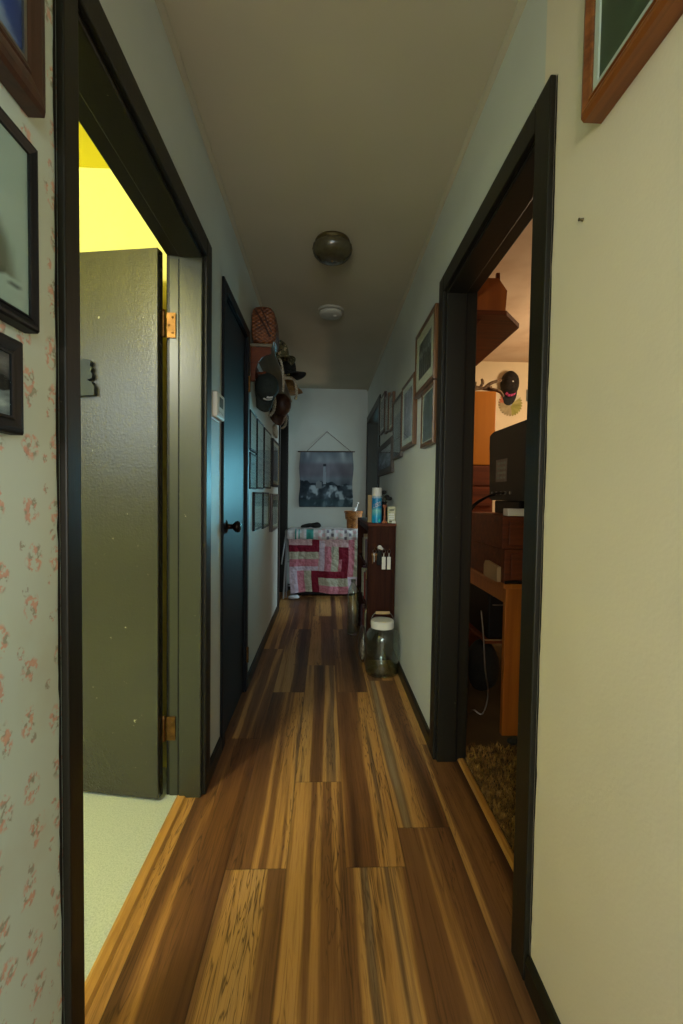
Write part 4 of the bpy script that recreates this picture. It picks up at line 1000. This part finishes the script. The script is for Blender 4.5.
# ---------------------------------------------------------------- tan room
# shag carpet
rs = random.Random(9); bm = bm_new()
for k in range(11000):
    x = .628 + rs.random() ** 1.3 * .55; y = 1.06 + rs.random() * .895
    if x < XR + WT + .012 and not (R1[0] + .02 < y < R1[1] - .02): continue
    a = rs.uniform(0, 2 * PI); l = rs.uniform(.014, .032); w = .0016; dx, dy = math.cos(a), math.sin(a); b = rs.uniform(.3, 1.1) * l
    p0 = Vector((x, y, .0008)); p1 = p0 + Vector((dx * b * .4, dy * b * .4, l * .62)); p2 = p0 + Vector((dx * b, dy * b, l * .85)); s = Vector((-dy, dx, 0)) * w
    v = [bm.verts.new(q) for q in (p0 - s, p0 + s, p1 - s * .9, p1 + s * .9, p2)]
    bm.faces.new((v[0], v[1], v[3], v[2])); bm.faces.new((v[2], v[3], v[4]))
o = obj('shag_carpet', bm, M['shag']); tag(o, 'gold-brown shag carpet in the right-hand room', 'carpet', kind='stuff')

# desk
DX, DY, DZ = .850, 2.04, .745
t = thing('desk', (DX + .4, 2.6, 0), 'orange pine desk inside the right-hand room', 'desk')
bm = bm_new(); box(bm, DX, DX + .85, DY, 3.2, DZ - .024, DZ, 0, .004); obj('desk_top', bm, M['orange_wood'], t)
bm = bm_new(); box(bm, DX + .02, DX + .105, DY + .02, DY + .05, 0, DZ - .0245, 0, .003); obj('leg', bm, M['orange_wood'], t)
bm = bm_new(); box(bm, DX + .75, DX + .83, DY + .02, DY + .05, 0, DZ - .0245, 0, .003); obj('leg', bm, M['orange_wood'], t)
bm = bm_new(); box(bm, DX + .02, DX + .05, 3.12, 3.17, 0, DZ - .0245, 0, .003); obj('leg', bm, M['orange_wood'], t)
bm = bm_new(); box(bm, DX + .75, DX + .83, 3.12, 3.17, 0, DZ - .0245, 0, .003); obj('leg', bm, M['orange_wood'], t)
bm = bm_new(); box(bm, DX + .022, DX + .04, DY + .051, 3.119, DZ - .10, DZ - .0245, 0, .002); obj('apron', bm, M['orange_wood'], t)
bm = bm_new(); box(bm, DX + .052, DX + .74, DY + .35, 3.1, .34, .356, 0, .002); box(bm, DX + .053, DX + .068, 3.122, 3.15, .3, .34); obj('lower_shelf', bm, M['red_wood'], t)
# drawer boxes stacked on the desk
for (z0, z1, lab) in ((DZ + .0005, DZ + .165, 'brown wooden drawer box on the desk, lower of two under the television'), (DZ + .166, DZ + .322, 'brown wooden drawer box, upper of two under the television')):
    up = z0 > DZ + .1; xa = .838 if up else .852
    t = thing('drawer_box', (xa + .3, 2.03, z0), lab, 'box', None)
    bm = bm_new(); box(bm, xa, 1.45, DY + .004, 2.62, z0, z1 - .0005, 0, .004); obj('case', bm, M['red_wood'], t)
    bm = bm_new(); box(bm, xa + .03, 1.42, DY - .006, DY + .0035, z0 + .018, z1 - .02, 0, .003); obj('drawer', bm, M['red_wood'], t)
    bm = bm_new(); ball(bm, (xa + .30, DY - .016, (z0 + z1) / 2), .012, .012, .012, 10); obj('knob', bm, M['brass'], t)
    if up:
        pass
bm = bm_new(); prism(bm, [(2.08, DZ + .002), (2.08, DZ + .075), (2.24, DZ + .085), (2.26, DZ + .06), (2.26, DZ + .002)], .833, .8515, lambda a, b, d: (d, a, b)); tag(obj('paper_block', bm, M['tan_card']), 'pale wooden block propped against the lower drawer box', 'block')
bm = bm_new(); box(bm, .862, 1.02, 1.99 + .055, 2.10, DZ + .3225, DZ + .325 + .032, 0, .003); tag(obj('white_box', bm, M['white_plastic']), 'small white box on top of the upper drawer box', 'box')
bm = bm_new(); tube(bm, smooth_path([(.853, 2.036, DZ + .008), (.90, 2.03, DZ + .012), (.96, 2.035, DZ + .008), (1.02, 2.03, DZ + .010)]), .008, 8); tag(obj('black_pen', bm, M['black'], base=(.93, 2.035, DZ), smooth=True), 'black pen case lying along the desk front edge', 'pen')

# television seen from the side
TZ = DZ + .324
t = thing('television', (1.1, 2.35, TZ), 'black television standing on the stacked drawer boxes', 'television')
bm = bm_new(); prism(bm, [(1.98, TZ + .07), (1.98, TZ + .455), (2.475, TZ + .455), (2.515, TZ + .44), (2.515, TZ + .36), (2.495, TZ + .35), (2.495, TZ + .07)], .940, 1.40, lambda a, b, d: (d, a, b)); bmesh.ops.bevel(bm, geom=bm.edges[:], offset=.008, segments=2, affect='EDGES'); obj('cabinet', bm, M['black'], t)
bm = bm_new(); box(bm, .96, 1.36, 2.14, 2.46, TZ + .0, TZ + .069, 0, .006); obj('stand', bm, M['black'], t)
bm = bm_new(); box(bm, .9385, .9395, 2.25, 2.40, TZ + .17, TZ + .29); obj('rating_label', bm, M['frame_grey'], t)
for k in range(4):
    bm = bm_new()
    for j in range(3): box(bm, .9376, .9384, 2.265 + .043 * j, 2.265 + .043 * j + .03, TZ + .185 + .026 * k, TZ + .197 + .026 * k)
    obj('label_print', bm, M['screen'], t)
for k in range(5):
    bm = bm_new(); lathe(bm, [(.008, -.006), (.008, 0)], (.940, 2.20 + .06 * k, TZ + .11), 10, axis='X'); obj('socket', bm, M['steel'], t)
# cables
def cable(label, pts, r=.005, m='black'):
    P = smooth_path(pts, 8); bm = bm_new(); tube(bm, P, r, 7); tag(obj('cable', bm, M[m], base=P[0], smooth=True), label, 'cable')
cable('black cable drooping from the television across the drawer boxes', [(.933, 2.26, TZ + .11), (.88, 2.30, TZ + .10), (.80, 2.38, TZ + .03), (.76, 2.42, TZ - .12), (.765, 2.43, TZ - .35), (.79, 2.42, TZ - .52), (.80, 2.42, TZ - .8)])
cable('second black cable hanging beside the first behind the drawer boxes', [(.933, 2.38, TZ + .10), (.89, 2.42, TZ + .08), (.835, 2.48, TZ + .01), (.80, 2.50, TZ - .15), (.81, 2.50, TZ - .4), (.83, 2.48, TZ - .75)])
cable('pale grey cord looping down under the desk', [(.84, 2.30, .55), (.85, 2.28, .40), (.855, 2.26, .25), (.87, 2.25, .12), (.84, 2.24, .02), (.80, 2.26, .03), (.79, 2.28, .008)], .004, 'steel')
t = thing('computer_tower', (1.1, 2.62, .357), 'black computer tower on the shelf under the desk', 'computer')
bm = bm_new(); box(bm, .925, 1.10, 2.42, 2.85, .3575, .69, 0, .006); obj('case', bm, M['black'], t)
bm = bm_new(); box(bm, .93, 1.095, 2.411, 2.4195, .365, .683, 0, .003); obj('front_panel', bm, M['frame_black'], t)
bm = bm_new(); box(bm, .945, 1.02, 2.408, 2.4108, .60, .63); box(bm, .945, 1.02, 2.408, 2.4108, .55, .556); obj('drive_bay', bm, M['steel'], t)
bm = bm_new(); box(bm, .90, 1.10, 2.20 + .195, 2.405, .3565, .36); ob = obj('loose_paper', bm, M['tan_card']); tag(ob, 'tan paper strip on the shelf under the desk', 'paper')
bm = bm_new(); ball(bm, (.95, 2.56, .155), .09, .13, .15, 24)
for v in bm.verts:
    v.co += Vector((1, 1, 1)) * .018 * nz(v.co.x * 9, v.co.y * 9, v.co.z * 9); v.co.z = max(.001, v.co.z)
tag(obj('black_bag', bm, M['black_cloth'], base=(.95, 2.56, 0), smooth=True), 'slumped black bag on the carpet under the desk', 'bag')
bm = bm_new(); ball(bm, (.905, 1.985, .018), .042, .025, .018, 16)
for v in bm.verts: v.co.z = max(.001, v.co.z)
tag(obj('dark_sock', bm, M['black_cloth'], base=(.905, 1.985, 0), smooth=True), 'small dark sock on the carpet at the desk leg', 'sock')

# tall orange cabinet with twigs on top
t = thing('tall_cabinet', (1.1, 3.5, 0), 'tall cabinet with a honey-orange panel in the right-hand room', 'cabinet')
bm = bm_new(); box(bm, .88, 1.275, 3.305, 3.75, .0, 1.40, 0, .004); obj('lower_case', bm, M['red_wood'], t)
bm = bm_new(); box(bm, .88, 1.28, 3.30, 3.75, 1.4005, 1.955, 0, .005); o = obj('upper_panel', bm, M['bright_orange'], t); o['label'] = 'honey-orange upper section'
for z in (1.09, 1.245):
    bm = bm_new(); box(bm, .90, 1.262, 3.292, 3.3045, z, z + .145, 0, .004); d = obj('drawer', bm, M['red_wood'], t)
    bm = bm_new(); ball(bm, (1.08, 3.285, z + .07), .012, .012, .012, 10); obj('knob', bm, M['brass'], d)
bm = bm_new(); rt = random.Random(4)
tw = [[(.90, 3.34, 1.962), (1.05, 3.34, 1.985), (1.20, 3.35, 1.99), (1.30, 3.37, 1.975)], [(.92, 3.36, 1.975), (1.06, 3.37, 2.01), (1.22, 3.36, 1.985), (1.27, 3.33, 1.967)], [(.95, 3.33, 1.967), (1.1, 3.34, 1.975), (1.26, 3.35, 2.0)],
      [(1.10, 3.35, 2.0), (1.05, 3.35, 2.035), (1.0, 3.36, 2.075)], [(1.17, 3.35, 1.99), (1.19, 3.35, 2.03), (1.185, 3.36, 2.06)], [(1.2, 3.35, 1.99), (1.26, 3.34, 2.03), (1.33, 3.34, 2.05)], [(1.02, 3.36, 1.99), (.98, 3.36, 2.05), (.96, 3.36, 2.10)], [(1.24, 3.34, 1.985), (1.31, 3.32, 1.96), (1.34, 3.32, 1.92)], [(1.13, 3.37, 1.99), (1.14, 3.37, 2.04)]]
for p in tw: tube(bm, smooth_path(p, 5), .012, 7, rfun=lambda s: 1.15 - .7 * abs(s - .4))
tag(obj('driftwood_branches', bm, M['twig'], base=(1.1, 3.35, 1.956), smooth=True), 'bundle of dry branches lying on top of the tall cabinet', 'branches')

# saw blade, black cap and switch plate on the far wall of the tan room
t = thing('saw_blade', (1.743, YN - .001, 2.045), 'painted circular saw blade hung on the far wall', 'saw blade')
bm = bm_new(); lay = bm.verts.layers.float_color.new('ink'); NT_ = 26; pts = []
for k in range(NT_):
    a = 2 * PI * k / NT_; pts.append((a, .100)); pts.append((a + .06, .116)); pts.append((a + .16, .113))
def blade_c(a, r):
    a = a % (2 * PI); g = 26 * nz(math.cos(a) * r * 30, math.sin(a) * r * 30, 2)
    c = (150, 134, 92) if a > PI * .95 else ((170, 92, 58) if a > PI * .6 else (146, 140, 70))
    if .2 < a / PI < .5: c = (196, 190, 158)
    if a > PI * 1.55: c = (138, 136, 52)
    return tuple(max(0, x + g) for x in c)
rings = []
for s in (0, .12, .3, .5, .75, 1.0):
    for d in (0,):
        ring = []
        for a, r in pts:
            rr = max(.012, r * s); v = bm.verts.new((1.743 + rr * math.cos(a), YN - .004, 2.045 + rr * math.sin(a))); v[lay] = lin(blade_c(a, rr)); ring.append(v)
        rings.append(ring)
n = len(pts)
for A, B in zip(rings, rings[1:]):
    for j in range(n): bm.faces.new((A[j], A[(j + 1) % n], B[(j + 1) % n], B[j]))
obj('blade', bm, M['art'], t, solid=.002)
bm = bm_new(); lathe(bm, [(.012, -.008), (.016, -.0055), (.016, -.0052)], (1.743, YN, 2.045), 16, axis='Y'); obj('hub_washer', bm, M['steel'], t)
Rc = hang(math.radians(-6), 0)
cap('wall_hat', 'black cap with pink lettering hung on the wall above the saw blade', 'hat', (1.72, YN - .016, 2.225), Rc, M['camo_dark'], M['black_cloth'], M['ink_pink'], 1.0, logo='letters', droop=.01, button_m=M['ink_white'], ky=1.25)
bm = bm_new(); box(bm, 1.893, 1.96, YN - .008, YN - .0005, 2.075, 2.185, 0, .002); o = obj('wall_plate', bm, M['screen']); tag(o, 'small grey plate on the far wall of the tan room', 'plate')

# corner shelf above, on the wall beside the doorway
XS = XR + WT
t = thing('wall_shelf', (XS, 2.4, 1.97), 'dark brown shelf with a chamfered end panel high in the right room', 'shelf')
bm = bm_new(); prism(bm, [(XS + .001, 1.962), (.797, 1.962), (.915, 2.10), (.922, 2.78), (XS + .001, 2.78)], 1.965, 1.985, lambda a, b, d: (a, b, d)); obj('board', bm, M['red_wood'], t)
bm = bm_new(); prism(bm, [(XS + .03, 1.9855), (XS + .02, 2.11), (XS + .075, 2.140), (.768, 2.140), (.808, 2.085), (.802, 1.9855)], 1.990, 2.006, lambda a, b, d: (a, d, b)); o = obj('end_panel', bm, wood('lit_end_panel_wood', (130, 68, 28), (164, 92, 40), 'Z', .6, .4), t)  # panel wood lightened in place of light from the hall side
bm = bm_new(); prism(bm, [(.775, 1.9855), (.808, 1.9855), (.800, 2.20), (.785, 2.20)], 2.06, 2.075, lambda a, b, d: (a, d, b)); obj('upright', bm, M['red_wood'], t)
bm = bm_new(); prism(bm, [(XS + .001, 1.9645), (.90, 1.9645), (.90, 1.945), (XS + .05, 1.86), (XS + .001, 1.84)], 2.755, 2.775, lambda a, b, d: (a, d, b)); obj('bracket', bm, M['red_wood'], t)
bm = bm_new(); prism(bm, [(XS + .001, 1.9645), (.70, 1.9645), (XS + .03, 1.90), (XS + .001, 1.88)], 2.02, 2.04, lambda a, b, d: (a, d, b)); obj('bracket', bm, M['red_wood'], t)
bm = bm_new(); box(bm, XS + .001, .80, 2.0065, 2.76, 1.9855, 2.09, 0, .003); obj('back_case', bm, M['red_wood'], t)

# ---------------------------------------------------------------- lights
def area(name, loc, tgt, size, power, col, sy=None):
    l = bpy.data.lights.new(name, 'AREA'); l.energy = power; l.color = col; l.size = size
    if sy: l.shape = 'RECTANGLE'; l.size_y = sy
    o = bpy.data.objects.new(name, l); COL.objects.link(o); o.location = loc
    o.rotation_euler = (Vector(tgt) - Vector(loc)).to_track_quat('-Z', 'Y').to_euler(); return o
def bulb(name, loc, power, col, r=.06):
    l = bpy.data.lights.new(name, 'POINT'); l.energy = power; l.color = col; l.shadow_soft_size = r
    o = bpy.data.objects.new(name, l); COL.objects.link(o); o.location = loc; return o
bulb('table_lamp_behind', (-.38, -1.1, 1.25), 50, (1, .86, .68), .12)
area('window_behind', (2.2, -2.3, 1.9), (-.45, .8, 1.7), 1.2, 240, (.56, .88, 1.0))
area('fill_behind_hall', (.1, -3.9, 1.5), (0, 5, 1.3), 1.7, 58, (.70, .87, 1.0), 1.3)  # added cool fill aimed down the hall at the end wall
bulb('ceiling_bulb_yellow_room', (-1.3, .1, 2.15), 85, (.97, .98, .86), .13)
area('window_yellow_room', (-2.35, -.42, 1.9), (-.8, 1.7, 1.5), .9, 14, (.80, .95, 1.0), .9)
bulb('lamp_tan_room', (2.15, 2.95, 1.95), 42, (1, .76, .50), .1)
area('window_far_room', (1.4, 7.0, 1.35), (-.455, 2.75, 1.25), .6, 2.8, (.25, .80, 1.0), .8).data.spread = math.radians(34)
area('fill_far_room_side', (2.5, 4.75, 1.5), (.4, 4.75, 1.0), 1.0, 45, (.62, .88, 1.0), 1.0)  # added light to brighten the far end through the right doorway
bulb('lamp_far_room', (1.3, 5.25, 1.3), 13, (1, .74, .50), .08)

w = bpy.data.worlds.new('world'); scene.world = w; w.use_nodes = True
w.node_tree.nodes['Background'].inputs[0].default_value = (.02, .022, .025, 1)

# ---------------------------------------------------------------- camera
cam = bpy.data.cameras.new('camera'); co = bpy.data.objects.new('camera', cam); COL.objects.link(co)
cam.sensor_fit = 'HORIZONTAL'; cam.sensor_width = 36; cam.lens = 440 / 683 * 36; cam.clip_start = .02
Rv = Vector((0.99921043, -0.03699118, 0.01449705)); Uv = Vector((-0.01314713, 0.03647889, 0.99924794)); Fv = Vector((0.03749219, 0.99864956, -0.03596376))
co.matrix_world = Matrix(((Rv.x, Uv.x, -Fv.x, 0), (Rv.y, Uv.y, -Fv.y, 0), (Rv.z, Uv.z, -Fv.z, 1.1495), (0, 0, 0, 1)))
scene.camera = co
vs = scene.view_settings
scene.display_settings.display_device = 'sRGB'
vs.view_transform = 'Standard'; vs.look = 'None'; vs.exposure = 0; vs.gamma = 1; vs.use_curve_mapping = False
scene.cycles.max_bounces = 10; scene.cycles.transparent_max_bounces = 16; scene.cycles.diffuse_bounces = 6
scene.cycles.use_denoising = True
